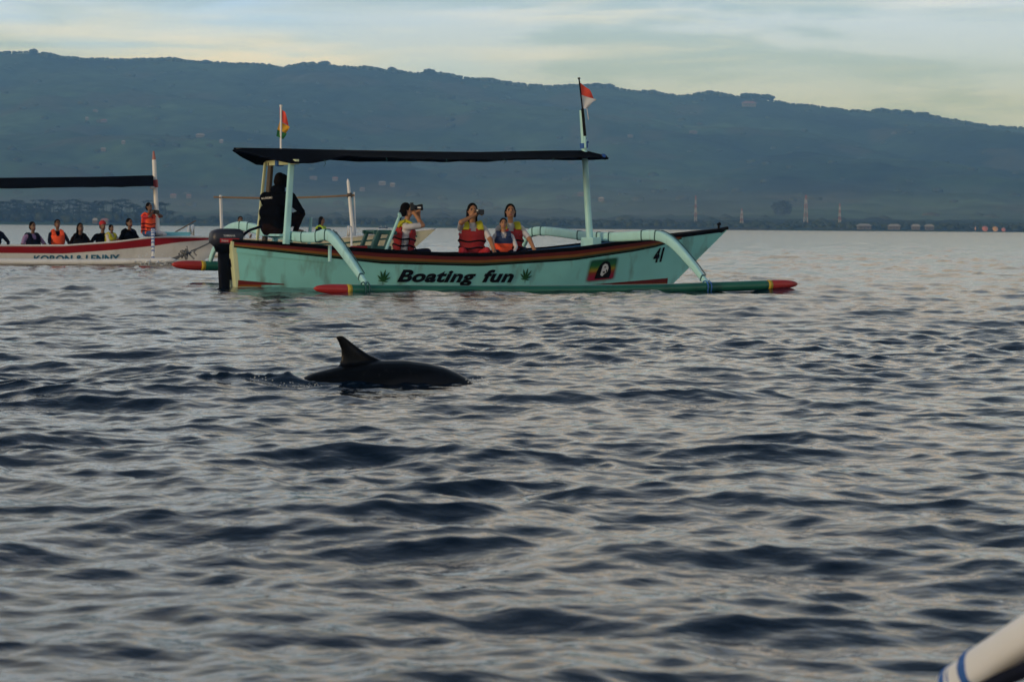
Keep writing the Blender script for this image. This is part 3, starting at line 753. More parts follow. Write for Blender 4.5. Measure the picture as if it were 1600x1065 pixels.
        bm = bmesh.new(); bm.from_mesh(v.data); bmesh.ops.remove_doubles(bm, verts=bm.verts, dist=.0005); bm.to_mesh(v.data); bm.free()
        if straps:
            for z in (.05, .15, .26):
                sm = MB(); rows = [[], []]; n_ = 28
                sm.tube([pt(2*math.pi*k/n_, z + .012*math.sin(k*.9), .052) for k in range(n_+1)], .014, 6, 0, sq=(.5, 1.0, 3))
                sm.build('strap', 'strap_black', v)
            # loose strap ends
            p0 = pt(R(-50), .15, .05); MB().tube([p0, p0 + Vector((.05, -.03, -.02)), p0 + Vector((.08, -.05, -.07))], .010, 5).build('strap', 'strap_black', v)
    return body

# ------------------------------------------------------------------ boats
class Hull:
    """a slim outrigger hull in boat coordinates: u along (bow +), v across (port +), w up from the waterline"""
    def __init__(s, sheer, ustern, stem, beam, keel=-.26):
        s.sheer, s.us, s.stem, s.bm, s.keel = sheer, ustern, stem, beam, keel
    def sh(s, u): return interp(u, s.sheer)
    def ends(s, w): return interp(w, s.us), interp(w, s.stem)
    def half(s, u, w, off=0.0):
        a, b = s.ends(w); q = min(max((u-a)/(b-a), 0), 1)
        t = min(max((w-s.keel)/(s.sh(u)-s.keel), 0), 1.05)
        return interp(q, s.bm)*(0.42+0.58*t**.62) + off
    def shell(s, off=0.0, w0=None, n=64, k=12):
        rows = {-1: [], 1: []}
        for i in range(n+1):
            q = i/n; ra, rb = [], []
            for j in range(k+1):
                t = j/k; wt = 0.5
                for _ in range(4):
                    a, b = s.ends(wt); u = a + (b-a)*q; top = s.sh(u); lo = s.keel if w0 is None else w0; wt = lo + (top-lo)*t
                h_ = max(s.half(u, wt, off), .006)
                ra.append((u, -h_, wt)); rb.append((u, h_, wt))
            rows[-1].append(ra); rows[1].append(rb)
        return rows
def hull_parts(H, root, paint, lining, cap, transom):
    rows = H.shell(); m = MB(); m.grid(rows[-1], 0); m.grid(rows[1], 0, True)
    for i in range(len(rows[1])-1): m.add([rows[-1][i][0], rows[1][i][0], rows[1][i+1][0], rows[-1][i+1][0]], [(0, 1, 2, 3)])
    hull = m.build('hull', paint, root, True)
    t = MB(); r0, r1 = rows[-1][0], rows[1][0]
    t.grid([[(p[0]-.012, p[1], p[2]) for p in r0], [(p[0]-.012, p[1], p[2]) for p in r1]])
    for q, r_ in ((-1, r0), (1, r1)): t.grid([[(p[0]-.012, p[1], p[2]) for p in r_], [(p[0]+.05, p[1]+q*.012, p[2]) for p in r_]])
    t.build('transom', transom, hull)
    li = H.shell(-.035, .10); m = MB(); m.grid(li[-1], 0); m.grid(li[1], 0)
    for i in range(len(li[1])-1): m.add([li[-1][i][0], li[1][i][0], li[1][i+1][0], li[-1][i+1][0]], [(0, 1, 2, 3)])
    m.grid([li[-1][0], li[1][0]]); m.build('lining', lining, hull, True)
    g = MB()
    for q in (-1, 1):
        line = [Vector(r_[-1]) + Vector((0, -q*.012, .012)) for r_ in rows[q]]
        g.tube(line, .022, 8, 0, sq=(1.25, .9, 3))
    g.build('gunwale', cap, hull, True)
    return hull
def stripe(H, hull, name, material, f0, f1, u0, u1, off=.006, n=60, sides=(-1, 1), rows=3):
    m = MB()
    for q in sides:
        P = []
        for i in range(n+1):
            u = u0 + (u1-u0)*i/n
            P.append([(u, q*H.half(u, f0(u)+(f1(u)-f0(u))*j/rows, off), f0(u)+(f1(u)-f0(u))*j/rows) for j in range(rows+1)])
        m.grid(P, 0, q > 0)
    return m.build(name, material, hull, True)
def letters(H, hull, name, material, body, quad, shear=0.0, offset=0.0, off=.010, spacing=1.0):
    """lettering painted on the starboard side; quad = (u0, w0) (u1, w1) baseline and the letter height at both ends"""
    (u0, w0), (u1, w1), h0, h1 = quad
    vs, fs = text_verts(body, shear, offset, spacing=spacing); m = MB()
    P = []
    for x, y in vs:
        u = u0 + (u1-u0)*x; ww = w0 + (w1-w0)*x + y*(h0+(h1-h0)*x); P.append((u, -H.half(u, ww, off), ww))
    m.add(P, fs); return m.build(name, material, hull)
def arm_part(root, u, path, r0, mat_name, wraps, rope, sq=(.62, 1.0, 4), edge=None):
    pts = spline([(u, v, z) for v, z in path], 6); n = len(pts)
    rad = [interp(p.y, r0) for p in pts]
    a = MB().tube(pts, rad, 16, 0, sq=sq).build('outrigger_arm', mat_name, root, True)
    for vv in wraps:
        i = min(range(1, n-1), key=lambda k: abs(pts[k].y-vv)); t = (pts[i+1]-pts[i-1]).normalized()
        c = pts[i] + t*((vv-pts[i].y)/t.y if abs(t.y) > .2 else 0)
        MB().tube([c-t*.014, c+t*.014], rad[i]+.009, 16, 0, sq=sq).build('rope_wrap', rope, a)
    if edge:
        ln = [p + Vector((0, 0, 0)) + Vector((-.0, 0, interp(p.y, r0)*.98+.004)) + Vector((.05, 0, 0)) for p in pts if edge[0] <= p.y <= edge[1]]
        MB().tube(ln, .009, 6).build('edge_rope', rope, a)
    return a
def float_part(root, v, pts, r, body, tips=None, band=None):
    P = spline(pts, 8); n = len(P); Ls = [0]
    for i in range(1, n): Ls.append(Ls[-1]+(P[i]-P[i-1]).length)
    T = Ls[-1]
    def at(l_):
        i = min(max(int(np.searchsorted(Ls, l_)), 1), n-1); f = (l_-Ls[i-1])/(Ls[i]-Ls[i-1]); return P[i-1].lerp(P[i], f)
    def prof(l_): e = min(l_, T-l_); return r*math.sqrt(max(min(e/.42, 1), 0)*(2-min(e/.42, 1)))*0.97 + r*.03
    def seg(a, b, k, e=0.0): return [at(a+(b-a)*i/k) for i in range(k+1)], [prof(a+(b-a)*i/k)+e for i in range(k+1)]
    lt = .50 if tips else 0.0
    p, q = seg(lt, T-lt, 60); fl = MB().tube(p, q, 14).build('float', body, root, True)
    if tips:
        for a, b in ((0.0, lt+.01), (T-lt-.01, T)):
            p, q = seg(a, b, 12, .001); MB().tube(p, q, 14).build('tip', tips, fl, True)
        for a in (lt, T-lt-.05):
            p, q = seg(a-.01, a+.06, 2, .003); MB().tube(p, q, 14).build('band', band, fl, True)
    return fl
def post(root, name, material, a, b, r0, r1=None, sq=None, seg=10): return MB().tube([a, b], [r0, r1 or r0], seg, 0, sq=sq).build(name, material, root)
def sheet(root, name, material, ridge, edge, width, n=70, thick=.018, wob=.006, k=6):
    """a tarpaulin laid over a ridge pole; ridge/edge heights and half widths along u"""
    u0, u1 = ridge[0][0], ridge[-1][0]; top, bot = [], []
    rs = np.random.RandomState(4)
    ph = rs.rand(6)*6
    for i in range(n+1):
        u = u0+(u1-u0)*i/n; a, b = [], []
        for j in range(-k, k+1):
            s_ = j/k; v = interp(u, width)*s_; e = interp(u, edge) + wob*math.sin(5.3*u+2*math.sin(1.7*u)+ph[0]+s_)*abs(s_) + .03*(float(fbm(np.array(u*2.2), np.array(s_*2+5), 4, 3))-.47)
            z = interp(u, ridge)*(1-abs(s_)**1.2) + e*abs(s_)**1.2 - .02*math.sin(math.pi*abs(s_))
            a.append((u, v, z)); b.append((u, v, z-thick))
        top.append(a); bot.append(b)
    m = MB(); m.grid(top, 0, True); m.grid(bot, 0)
    for j in (0, 2*k): m.grid([[r_[j] for r_ in top], [r_[j] for r_ in bot]])
    for i in (0, n): m.grid([top[i], bot[i]])
    return m.build(name, material, root, True)

# ---------- the mint green boat
B1 = empty('outrigger_boat', (-.55, 40, 0), R(27))
def b1(u, v, w_): return Matrix.Translation((-.55, 40, 0)) @ Matrix.Rotation(R(27), 4, 'Z') @ Vector((u, v, w_))
tag(B1, 'mint green outrigger boat with black canopy and bold painted lettering', 'boat')
H1 = Hull([(-4.2, .70), (-3.38, .66), (-2.66, .605), (-1.82, .558), (-.75, .508), (-.2, .506), (.35, .525), (1.48, .598), (2.63, .722), (3.1, .768), (3.7, .835), (4.6, .93)],
          [(-.3, -4.0), (0, -4.06), (.72, -4.16)], [(-.3, 3.05), (0, 3.50), (.45, 4.02), (.95, 4.60)],
          [(0, .25), (.05, .34), (.15, .44), (.35, .52), (.55, .51), (.7, .44), (.82, .31), (.92, .15), (1, .012)])
hull1 = hull_parts(H1, B1, 'mint_paint', 'blue_lining', 'black_paint', 'cream_paint')
lowS = lambda u: interp(u, [(-4.17, .61), (-3.38, .525), (-1.82, .368), (-.2, .332), (1.48, .42), (2.63, .56), (3.1, .635), (3.6, .765)])
topS = lambda u: H1.sh(u) - .004
def fr(k): return lambda u: topS(u) + (lowS(u)-topS(u))*k
for a, b, mm in ((0.0, .16, 'black_paint'), (.16, .47, 'red_paint'), (.47, .72, 'ochre_paint'), (.72, .88, 'green_stripe'), (.88, 1.0, 'black_paint')):
    stripe(H1, hull1, 'side_stripe', mm, fr(b), fr(a), -4.14, 3.6)
stripe(H1, hull1, 'side_stripe', 'black_paint', lambda u: H1.sh(u)-.035, lambda u: H1.sh(u)-.004, 3.55, 4.5, n=20)
# boot stripes where the bottom colour shows at bow and stern
stripe(H1, hull1, 'boot_stripe', 'red_paint', lambda u: .035, lambda u: .035+max(0, (u-1.9)/1.6)*.10, 1.9, 3.42, n=30)
stripe(H1, hull1, 'boot_stripe', 'ochre_paint', lambda u: .0, lambda u: .035+max(0, (u-2.3)/1.2)*.02, 2.3, 3.40, off=.008, n=30)
stripe(H1, hull1, 'boot_stripe', 'red_paint', lambda u: .05, lambda u: .06+max(0, (-3.3-u)/.75)*.06, -4.05, -3.35, n=16)
stripe(H1, hull1, 'boot_stripe', 'ochre_paint', lambda u: .02, lambda u: .06, -4.05, -3.7, off=.004, n=10)
stripe(H1, hull1, 'rub_strake', 'mint_paint', lambda u: lowS(u)-.075, lambda u: lowS(u)-.012, -4.1, -2.7, off=.012, n=24)
letters(H1, hull1, 'lettering', 'letter_black', 'Boating', ((-1.56, .030), (-.235, .020), .250, .250), .28, .042, spacing=1.08)
letters(H1, hull1, 'lettering', 'letter_black', 'fun', ((-.115, .078), (.43, .074), .200, .200), .28, .042, spacing=1.08)
letters(H1, hull1, 'number', 'letter_black', '41', ((3.06, .375), (3.27, .40), .225, .235), .22, .05)
def leaf_emblem(uc, wc, size):
    m = MB()
    for ang, ln in ((0, 1.0), (27, .93), (-27, .93), (56, .74), (-56, .74), (92, .46), (-92, .46)):
        a = R(90-ang-8); d = Vector((math.cos(a), math.sin(a))); nn = Vector((-d.y, d.x)); vs = []; N_ = 9
        for sgn in (1, -1):
            seq = range(N_+1) if sgn == 1 else range(N_-1, 0, -1)
            for i in seq:
                t = i/N_; wd = .115*ln*math.sin(math.pi*t**.85)*(1.0 if i % 2 else .74)
                p = d*t*ln*size + nn*sgn*wd*size; vs.append((uc+p.x, wc+p.y))
        m.add([(x, -H1.half(x, y, .010+abs(ang)*1e-5), y) for x, y in vs], [tuple(range(len(vs)))])
    m.add([(x, -H1.half(x, y, .011), y) for x, y in ((uc-.005, wc), (uc+.005, wc), (uc+.012, wc-.06), (uc+.004, wc-.06))], [(0, 1, 2, 3)])
    m.build('leaf_emblem', 'leaf_green', hull1)
leaf_emblem(-1.79, .105, .185); leaf_emblem(.64, .125, .185)
# sprayed emblem: soft edged colour field, dark head of hair, pale face
def spray():
    m = bpy.data.materials.new('spray_field'); m.use_nodes = True; MATS['spray_field'] = m
    t = m.node_tree; n = t.nodes; l = t.links; b = n['Principled BSDF']; b.inputs['Roughness'].default_value = .5
    uv = n.new('ShaderNodeUVMap'); uv.uv_map = 'UVMap'; sp = n.new('ShaderNodeSeparateXYZ'); l.new(uv.outputs[0], sp.inputs[0])
    cr = n.new('ShaderNodeValToRGB'); e = cr.color_ramp.elements
    e[0].position = .22; e[0].color = (.34, .012, .05, 1); e[1].position = .85; e[1].color = (.006, .10, .05, 1)
    for p, c in ((.40, (.30, .05, .02, 1)), (.50, (.38, .26, .02, 1)), (.60, (.12, .22, .02, 1)), (.70, (.01, .14, .05, 1))): q = e.new(p); q.color = c
    nz = n.new('ShaderNodeTexNoise'); nz.inputs['Scale'].default_value = 5; l.new(uv.outputs[0], nz.inputs['Vector'])
    ad = n.new('ShaderNodeMath'); ad.operation = 'MULTIPLY_ADD'; ad.inputs[1].default_value = .12; l.new(nz.outputs[0], ad.inputs[0]); l.new(sp.outputs[1], ad.inputs[2])
    sb = n.new('ShaderNodeMath'); sb.operation = 'SUBTRACT'; sb.inputs[1].default_value = .06; l.new(ad.outputs[0], sb.inputs[0]); l.new(sb.outputs[0], cr.inputs[0])
    l.new(cr.outputs[0], b.inputs['Base Color'])
    prev = None
    for ax in (0, 1):
        x = n.new('ShaderNodeMath'); x.operation = 'SUBTRACT'; x.inputs[1].default_value = .5; l.new(sp.outputs[ax], x.inputs[0])
        a = n.new('ShaderNodeMath'); a.operation = 'ABSOLUTE'; l.new(x.outputs[0], a.inputs[0])
        r_ = n.new('ShaderNodeMapRange'); r_.interpolation_type = 'SMOOTHSTEP'; r_.inputs['From Min'].default_value = .5; r_.inputs['From Max'].default_value = .33; l.new(a.outputs[0], r_.inputs['Value'])
        if prev is None: prev = r_.outputs[0]
        else:
            mu = n.new('ShaderNodeMath'); mu.operation = 'MULTIPLY'; l.new(prev, mu.inputs[0]); l.new(r_.outputs[0], mu.inputs[1]); l.new(mu.outputs[0], b.inputs['Alpha'])
    P = []; UV = []
    for i in range(13):
        row = []
        for j in range(9):
            x, y = i/12, j/8; u = 1.73 + .62*x + .04*y; ww = .045 + .40*y + .055*x; row.append((u, -H1.half(u, ww, .009), ww))
        P.append(row)
    o = MB().grid(P).build('portrait_emblem', 'spray_field', hull1)
    ul = o.data.uv_layers.new(name='UVMap')
    for lp in o.data.loops: ul.data[lp.index].uv = ((lp.vertex_index//9)/12, (lp.vertex_index % 9)/8)
    def flat(name, material, pts, off):
        MB().add([(u, -H1.half(u, ww, off), ww) for u, ww in pts], [tuple(range(len(pts)))]).build(name, material, o)
    def E(cu, cw, ru, rw, n_=26, k=0.0): return [(cu+ru*math.cos(6.2832*i/n_)*(1+k*math.sin(5*6.2832*i/n_)) + .18*rw*math.sin(6.2832*i/n_)*.4, cw+rw*math.sin(6.2832*i/n_)*(1 if math.sin(6.2832*i/n_) > 0 else 1.05)) for i in range(n_)]
    flat('hair_shape', 'letter_black', [(1.93, .125), (2.21, .14), (2.235, .22), (2.225, .31), (2.19, .385), (2.13, .415), (2.06, .40), (2.0, .34), (1.96, .25)], .013)
    flat('face_shape', 'decal_white', [(2.03, .19), (2.075, .165), (2.105, .20), (2.16, .24), (2.175, .30), (2.15, .355), (2.10, .37), (2.06, .34), (2.045, .27)], .016)
    flat('face_mark', 'letter_black', [(2.085, .305), (2.10, .325), (2.125, .318), (2.11, .30)], .019)
    flat('face_mark', 'letter_black', [(2.125, .255), (2.14, .28), (2.155, .25), (2.145, .225)], .019)
    flat('face_mark', 'letter_black', [(2.07, .235), (2.10, .25), (2.12, .23), (2.10, .215), (2.075, .22)], .019)
spray()
# interior
for u in (-2.4, -1.25, .05, .62, 1.5):
    h_ = H1.half(u, .40) - .05
    MB().box((u, 0, .43), (.26 if u != 1.5 else .2, 2*h_, .03)).build('thwart', 'turquoise_paint', B1, bevel=.006)
dk = []
for i in range(13):
    u = 2.75 + 1.5*i/12; h_ = max(H1.half(u, H1.sh(u)) - .05, .01); dk.append([(u, -h_, H1.sh(u)-.03), (u, 0, H1.sh(u)+.01), (u, h_, H1.sh(u)-.03)])
MB().grid(dk, 0, True).build('fore_deck', 'blue_lining', B1)
sk_ = []
for i in range(9):
    u = -4.10 + .95*i/8; h_ = H1.half(u, H1.sh(u)) - .05; sk_.append([(u, -h_, H1.sh(u)+.005), (u, h_, H1.sh(u)+.005)])
MB().grid(sk_, 0, True).build('stern_deck', 'turquoise_paint', B1)
# stern bench the skipper squats on
MB().box((-3.27, 0, .79), (.42, .78, .035)).build('bench', 'turquoise_paint', B1, bevel=.008)
for q in (-1, 1): MB().box((-3.27, q*.30, .73), (.07, .07, .13)).build('bench_support', 'turquoise_paint', B1)
# outrigger arms and floats
arm_part(B1, 2.30, [(-3.1, .115), (-2.63, .42), (-2.05, .725), (-1.57, .825), (-.9, .81), (-.25, .79), (.7, .80), (2.0, .87), (2.63, .84), (2.92, .62), (3.1, .36)],
         [(-3.1, .042), (-2.6, .066), (-1.6, .080), (0, .074), (2.6, .074), (3.1, .045)], 'turquoise_paint', [-2.98, -1.62, -1.2, -.15, .25, .55, .9, 2.2, 2.5], 'rope_dark', edge=(-3.0, -1.6))
arm_part(B1, -3.27, [(-3.1, .135), (-2.53, .465), (-1.83, .79), (-1.24, .765), (-.4, .775), (.6, .83), (1.2, .89), (1.76, .92), (2.4, .84), (2.9, .55), (3.1, .36)],
         [(-3.1, .042), (-2.6, .066), (-1.7, .082), (0, .072), (1.8, .074), (3.1, .045)], 'turquoise_paint', [-2.95, -1.75, -1.4, -.85, 1.35, 1.7], 'rope_dark', edge=(-3.0, -1.75))
float_part(B1, -3.1, [(-4.05, -3.1, .070), (-3.3, -3.1, .045), (-1, -3.1, .025), (1.2, -3.1, .035), (2.5, -3.1, .065), (3.92, -3.1, .105)], .074, 'float_green', 'tip_red', 'yellow_paint')
float_part(B1, 3.1, [(-3.93, 3.1, .30), (-3.2, 3.1, .275), (-1, 3.1, .25), (1.2, 3.1, .26), (2.5, 3.1, .28), (4.0, 3.1, .31)], .078, 'float_green', 'tip_red', 'yellow_paint')
for u in (2.30, -3.27):
    for dz in (-.03, .03):
        MB().tube([Vector((u+dz, -3.1, .06)) + Vector((0, .095*math.cos(a), .095*math.sin(a))) for a in [i*math.pi/8 for i in range(17)]], .010, 6).build('lashing', 'rope_blue' if u > 0 else 'rope_dark', B1)
# posts, canopy, mast
post(B1, 'canopy_post', 'turquoise_paint', (-3.39, -.45, .66), (-3.31, -.45, 1.88), .050, .044, sq=(.8, 1, 5), seg=12)
post(B1, 'canopy_post', 'cream_paint', (-3.50, .46, .66), (-3.37, .46, 1.88), .022, .02, sq=(.8, 1, 5), seg=12)
post(B1, 'bamboo_pole', 'dark_bamboo', (-3.40, .40, .66), (-3.30, .40, 1.88), .045)
MB().box((-3.31, -.04, 1.875), (.06, 1.28, .075)).build('crossbar', 'cream_paint', B1, bevel=.005)
MB().tube([(-3.31, -.02, 1.875), (-3.31, .07, 1.875)], .058, 10, 0, sq=(1, 1, 4)).build('rope_wrap', 'rope_blue', B1)
post(B1, 'mast', 'turquoise_paint', (2.01, 0, .60), (1.835, 0, 2.80), .058, .042, seg=14)
MB().box((2.02, 0, .70), (.16, .40, .16)).build('mast_step', 'turquoise_paint', B1, bevel=.01)
MB().tube([(1.88, 0, 2.20), (1.87, 0, 2.28)], .066, 12).build('rope_wrap', 'rope_blue', B1)
MB().tube([(1.872, -.02, 2.29), (1.868, -.075, 2.36)], .016, 6).tube([(1.872, .02, 2.25), (1.93, -.05, 2.30)], .016, 6).build('rope_knot', 'rope_blue', B1)
post(B1, 'ridge_pole', 'dark_bamboo', (-4.02, 0, 2.055), (2.27, 0, 2.075), .028)
sheet(B1, 'canopy', 'tarp_black', [(-4.05, 2.085), (-3.3, 2.09), (-1.6, 2.085), (0, 2.10), (1.3, 2.15), (1.9, 2.165), (2.30, 2.085)],
      [(-4.05, 2.05), (-3.415, 1.865), (-3.1, 1.87), (-2.545, 1.985), (-1.708, 1.952), (-.312, 1.967), (.57, 1.995), (1.527, 2.03), (2.30, 2.05)],
      [(-4.05, .06), (-3.415, .72), (-2.5, .74), (0, .72), (1.5, .55), (2.1, .16), (2.30, .05)])
MB().tube([(2.20, 0, 2.075), (2.25, 0, 2.07)], .045, 10).build('rope_wrap', 'rope_blue', B1)
for u, l_ in ((-2.9, .10), (-1.9, .06), (-.9, .05), (.1, .07), (1.0, .05)):
    e_ = interp(u, [(-3.415, 1.865), (-3.1, 1.87), (-2.545, 1.985), (-1.708, 1.952), (-.312, 1.967), (.57, 1.995), (1.527, 2.03)]); v_ = -interp(u, [(-3.4, .72), (-2.5, .74), (0, .72), (1.5, .55)])
    MB().tube([(u, v_, e_), (u+.02, v_, e_-l_*.6), (u-.01, v_, e_-l_)], .006, 5).build('canopy_tie', 'rope_dark', B1)
# loose gear that belongs to the boat
post(B1, 'tholepin', 'turquoise_paint', (-2.80, 0.1, .60), (-2.765, 0.1, 1.06), .03, .022)
post(B1, 'tholepin', 'turquoise_paint', (-2.72, -.53, .40), (-2.72, -.53, .64), .028)
MB().tube([(4.42, 0, .90), (4.58, 0, .955)], [.05, .02], 8).build('bow_cap', 'black_paint', B1)
MB().tube([(4.40, 0, .93), (4.41, 0, 1.0)], .018, 8).tube([(4.39, 0, 1.0), (4.43, 0, 1.02)], .028, 8).build('bow_light', 'black_paint', B1)

def thing(name, label, cat, loc, rz=0.0, group=None): return tag(empty(name, loc, rz), label, cat, group)
# green slatted seat frame and pole standing amidships
t = thing('seat_frame', 'dark green slanted wooden seat frame amidships behind the gunwale', 'seat frame', b1(-1.85, -.15, .445), R(27))
for x in (-.17, .05):
    for y in (-.2, .2): MB().tube([(x, y, .0), (x+.17, y, .42)], .036, 8, 0, sq=(1, .8, 4)).build('slat', 'seat_green', t)
for z, dx in ((.40, .16), (.17, .07)):
    MB().tube([(-.24+dx, -.2, z), (.14+dx, -.2, z-.01)], .030, 8, 0, sq=(.8, 1, 4)).build('rail', 'seat_green', t)
    MB().tube([(-.24+dx, .2, z), (.14+dx, .2, z-.01)], .030, 8, 0, sq=(.8, 1, 4)).build('rail', 'seat_green', t)
for x in (.20, -.02): MB().tube([(x, -.2, .41), (x, .2, .41)], .026, 8).build('rail', 'seat_green', t)
t = thing('paddle', 'pale green paddle leaning up in front of the woman with the long lens', 'paddle', b1(-1.80, -.42, .445), R(27))
MB().tube([(0, 0, .02), (.275, 0, .66)], [.026, .022], 9).build('shaft', 'turquoise_paint', t)
MB().tube([(.262, -.04, .645), (.285, .045, .68)], .026, 8).build('grip', 'turquoise_paint', t)
MB().tube([(-.06, .20, -.27), (-.04, .12, -.15), (0, 0, .03)], [.05, .06, .026], 8, 0, sq=(1.2, .3, 3)).build('blade', 'turquoise_paint', t)
t = thing('folded_life_vest', 'dark red folded life vest lying by the rear outrigger arm', 'life vest', b1(-2.13, -.22, .46), R(27))
m = MB(); m.box((0, 0, .06), (.34, .22, .12), taper=.85); m.build('pad', 'vest_red', t, bevel=.03)
MB().box((.02, -.02, .145), (.30, .20, .06), taper=.8).build('pad', 'vest_red', t, bevel=.02)
MB().tube([(-.17, -.115, .1), (.17, -.115, .1)], .012, 6).build('strap', 'strap_black', t)

# outboard motor
t = thing('outboard_motor', 'dark grey outboard motor with a red decal at the stern', 'outboard motor', b1(-4.26, -.02, 0), R(27))
rows = []
for z, x0, x1, hw in ((.648, -.13, .27, .13), (.67, -.165, .315, .15), (.74, -.17, .335, .158), (.80, -.165, .34, .155), (.845, -.14, .335, .14), (.875, -.07, .29, .11), (.884, .0, .22, .06)):
    ring = []
    for k in range(24):
        a = 2*math.pi*k/24; c, s_ = math.cos(a), math.sin(a); e = 2/3.6
        ring.append(((x0+x1)/2 + (x1-x0)/2*math.copysign(abs(c)**e, c), hw*math.copysign(abs(s_)**e, s_), z))
    rows.append(ring+[ring[0]])
m = MB().grid(rows); m.add(rows[-1][:-1], [tuple(range(24))]); m.add(rows[0][:-1], [tuple(range(23, -1, -1))])
cw = m.build('cowling', 'motor_grey', t, True)
def flat_text(parent, name, material, body, x0, x1, z0, z1, y, shear=0.0, offset=0.0):
    vs, fs = text_verts(body, shear, offset); MB().add([(x0+(x1-x0)*a, y, z0+(z1-z0)*b_) for a, b_ in vs], fs).build(name, material, parent)
flat_text(cw, 'lettering', 'decal_white', 'YAMAHA', -.02, .17, .762, .795, -.1615, 0, .02)
MB().box((.08, -.1585, .707), (.30, .006, .062)).build('decal', 'decal_red', cw)
flat_text(cw, 'lettering', 'decal_white', 'Enduro', -.05, .06, .69, .722, -.1635, .2, .02)
m = MB(); m.tube([(.06, 0, .65), (.06, 0, .60), (.05, 0, .52)], [.15, .12, .09], 12, 0, sq=(.75, 1.3, 4), up=Vector((1, 0, 0))); m.build('collar', 'motor_dark', t, True)
m = MB(); m.tube([(.05, 0, .56), (.05, 0, .30), (.06, 0, .0), (.06, 0, -.35)], [.085, .08, .075, .06], 12, 0, sq=(.6, 1.1, 3), up=Vector((1, 0, 0))); m.build('leg', 'motor_dark', t, True)
m = MB(); m.tube([(-.05, 0, -.38), (.05, 0, -.40), (.18, 0, -.38)], [.03, .06, .02], 10); m.build('gearcase', 'motor_dark', t, True)
m = MB()
for k in range(3):
    a = k*2.094; m.box((-.09, .07*math.cos(a), -.39+.07*math.sin(a)), (.02, .06, .12), M=Matrix.Rotation(a, 3, 'X') @ Matrix.Rotation(.5, 3, 'Z'))
m.build('propeller', 'steel', t)
m = MB(); m.box((.17, 0, .46), (.09, .16, .30), taper=.9); m.box((.16, 0, .57), (.16, .12, .10)); m.box((.13, 0, .22), (.06, .08, .20)); m.build('clamp_bracket', 'motor_dark', t, bevel=.01)
MB().tube([(.28, .05, .72), (.50, .12, .86), (.74, .15, .93)], [.022, .02, .022], 8).build('tiller', 'motor_dark', t)

# flags
def cloth(name, material, quad, parent, ripple=.02, n=10, k=8, y=0.0):
    """quad: four corners in x/z (hoist top, fly top, fly bottom, hoist bottom)"""
    a, b, c, d = [Vector((p[0], 0, p[1])) for p in quad]; P = []
    for i in range(n+1):
        s_ = i/n; row = []
        for j in range(k+1):
            q = j/k; p = a.lerp(b, s_).lerp(d.lerp(c, s_), q); row.append((p.x, y + ripple*s_*math.sin(4.5*s_+2.5*q) , p.z))
        P.append(row)
    m = MB().grid(P); m.grid([[(x, yy+.004, z) for x, yy, z in r_] for r_ in P], 0, True)
    return m.build(name, material, parent, True)
t = thing('red_white_flag', 'red and white flag on a black pole at the canopy mast', 'flag', b1(1.86, -.08, 2.22), R(27))
MB().tube([(0, 0, -.02), (-.01, 0, .18)], .018, 8).build('pole_foot', 'turquoise_paint', t)
MB().tube([(-.01, 0, .17), (-.06, 0, .60)], .024, 8).tube([(-.06, 0, .60), (-.126, 0, 1.07)], .012, 8).tube([(-.126, 0, 1.065), (-.129, 0, 1.09)], .02, 8).build('pole', 'black_paint', t)
cl = cloth('cloth', 'flag_red', [(-.105, 1.01), (.06, .90), (.155, .755), (-.09, .82)], t)
cloth('lower_band', 'flag_white', [(-.09, .82), (.155, .755), (.03, .60), (-.07, .60)], cl)
cloth('torn_tip', 'flag_white', [(.10, .775), (.155, .757), (.20, .748), (.08, .69)], cl, ripple=.03)
MB().tube([(.02, .0, .60), (.035, -.01, .50), (.05, 0, .43)], .006, 5).build('thread', 'flag_white', t)
t = thing('striped_flag', 'drooping red, yellow and green flag on a white pole at the rear of the canopy', 'flag', b1(-3.30, 0, 2.06), R(27))
MB().tube([(0, 0, 0), (0, 0, .66)], .016, 8).tube([(0, 0, .655), (0, 0, .68)], .022, 8).build('pole', 'white_paint', t)
cl = cloth('cloth', 'flag_red', [(-.02, .645), (.055, .575), (.135, .36), (-.015, .44)], t, .03)
cloth('middle_band', 'flag_yellow', [(-.015, .44), (.133, .355), (.085, .25), (-.055, .31)], cl, .03, y=.002)
cloth('lower_band', 'flag_green', [(-.055, .31), (.085, .25), (.045, .165), (-.07, .21)], cl, .03, y=.004)

# passengers of the mint boat
CH = R(-90+0)
person('person in black jacket squatting at the stern of the mint boat, seen from behind', b1(-3.38, .06, .92), R(48), 0.95, lean=.20, head_yaw=-.05, head_pitch=.10, hair='short', skin='skin_dark',
       shirt='cloth_black', sleeve='long', trousers='cloth_brown', legs='squat', knees=[(.34, .20, .18), (.36, -.24, .20)], lh=(.42, .22, .22), rh=(.34, -.30, .24), bulk=1.52, jacket=True, voxel=.011)
hd_ = Shape(); hd_.ball((.02, .0, .735), (.112, .112, .125), 'cloth_black'); hd_.cone((-.04, -.06, .58), (-.04, .06, .58), .08, .08, 'cloth_black')
hd_.xf(Matrix.Rotation(.20, 4, 'Y')); hd_.build('hood', .012, bpy.data.objects['person'])
o = bpy.data.objects['person']
vs, fs = text_verts('WE LOVE BALI', 0, .01)
MB().add([(-.157-.012*math.sin(a*3.1), .13-.25*a, .42+.030*b_+.02*a) for a, b_ in vs], fs).build('jacket_print', 'decal_white', o)
w1 = person('woman in red vest at the middle of the mint boat aiming a long lens right', b1(-1.29, -.02, .50), R(8), 0.93, lean=.10, head_yaw=-.15, hair='tied', vest='vest_red', vest_top='vest_yellow',
            lh=(.27, .07, .66), rh=(.20, -.06, .66), rpole=(.55, -.75, -.9), lpole=(.4, .8, -.9), sleeve='short', trousers='cloth_navy')
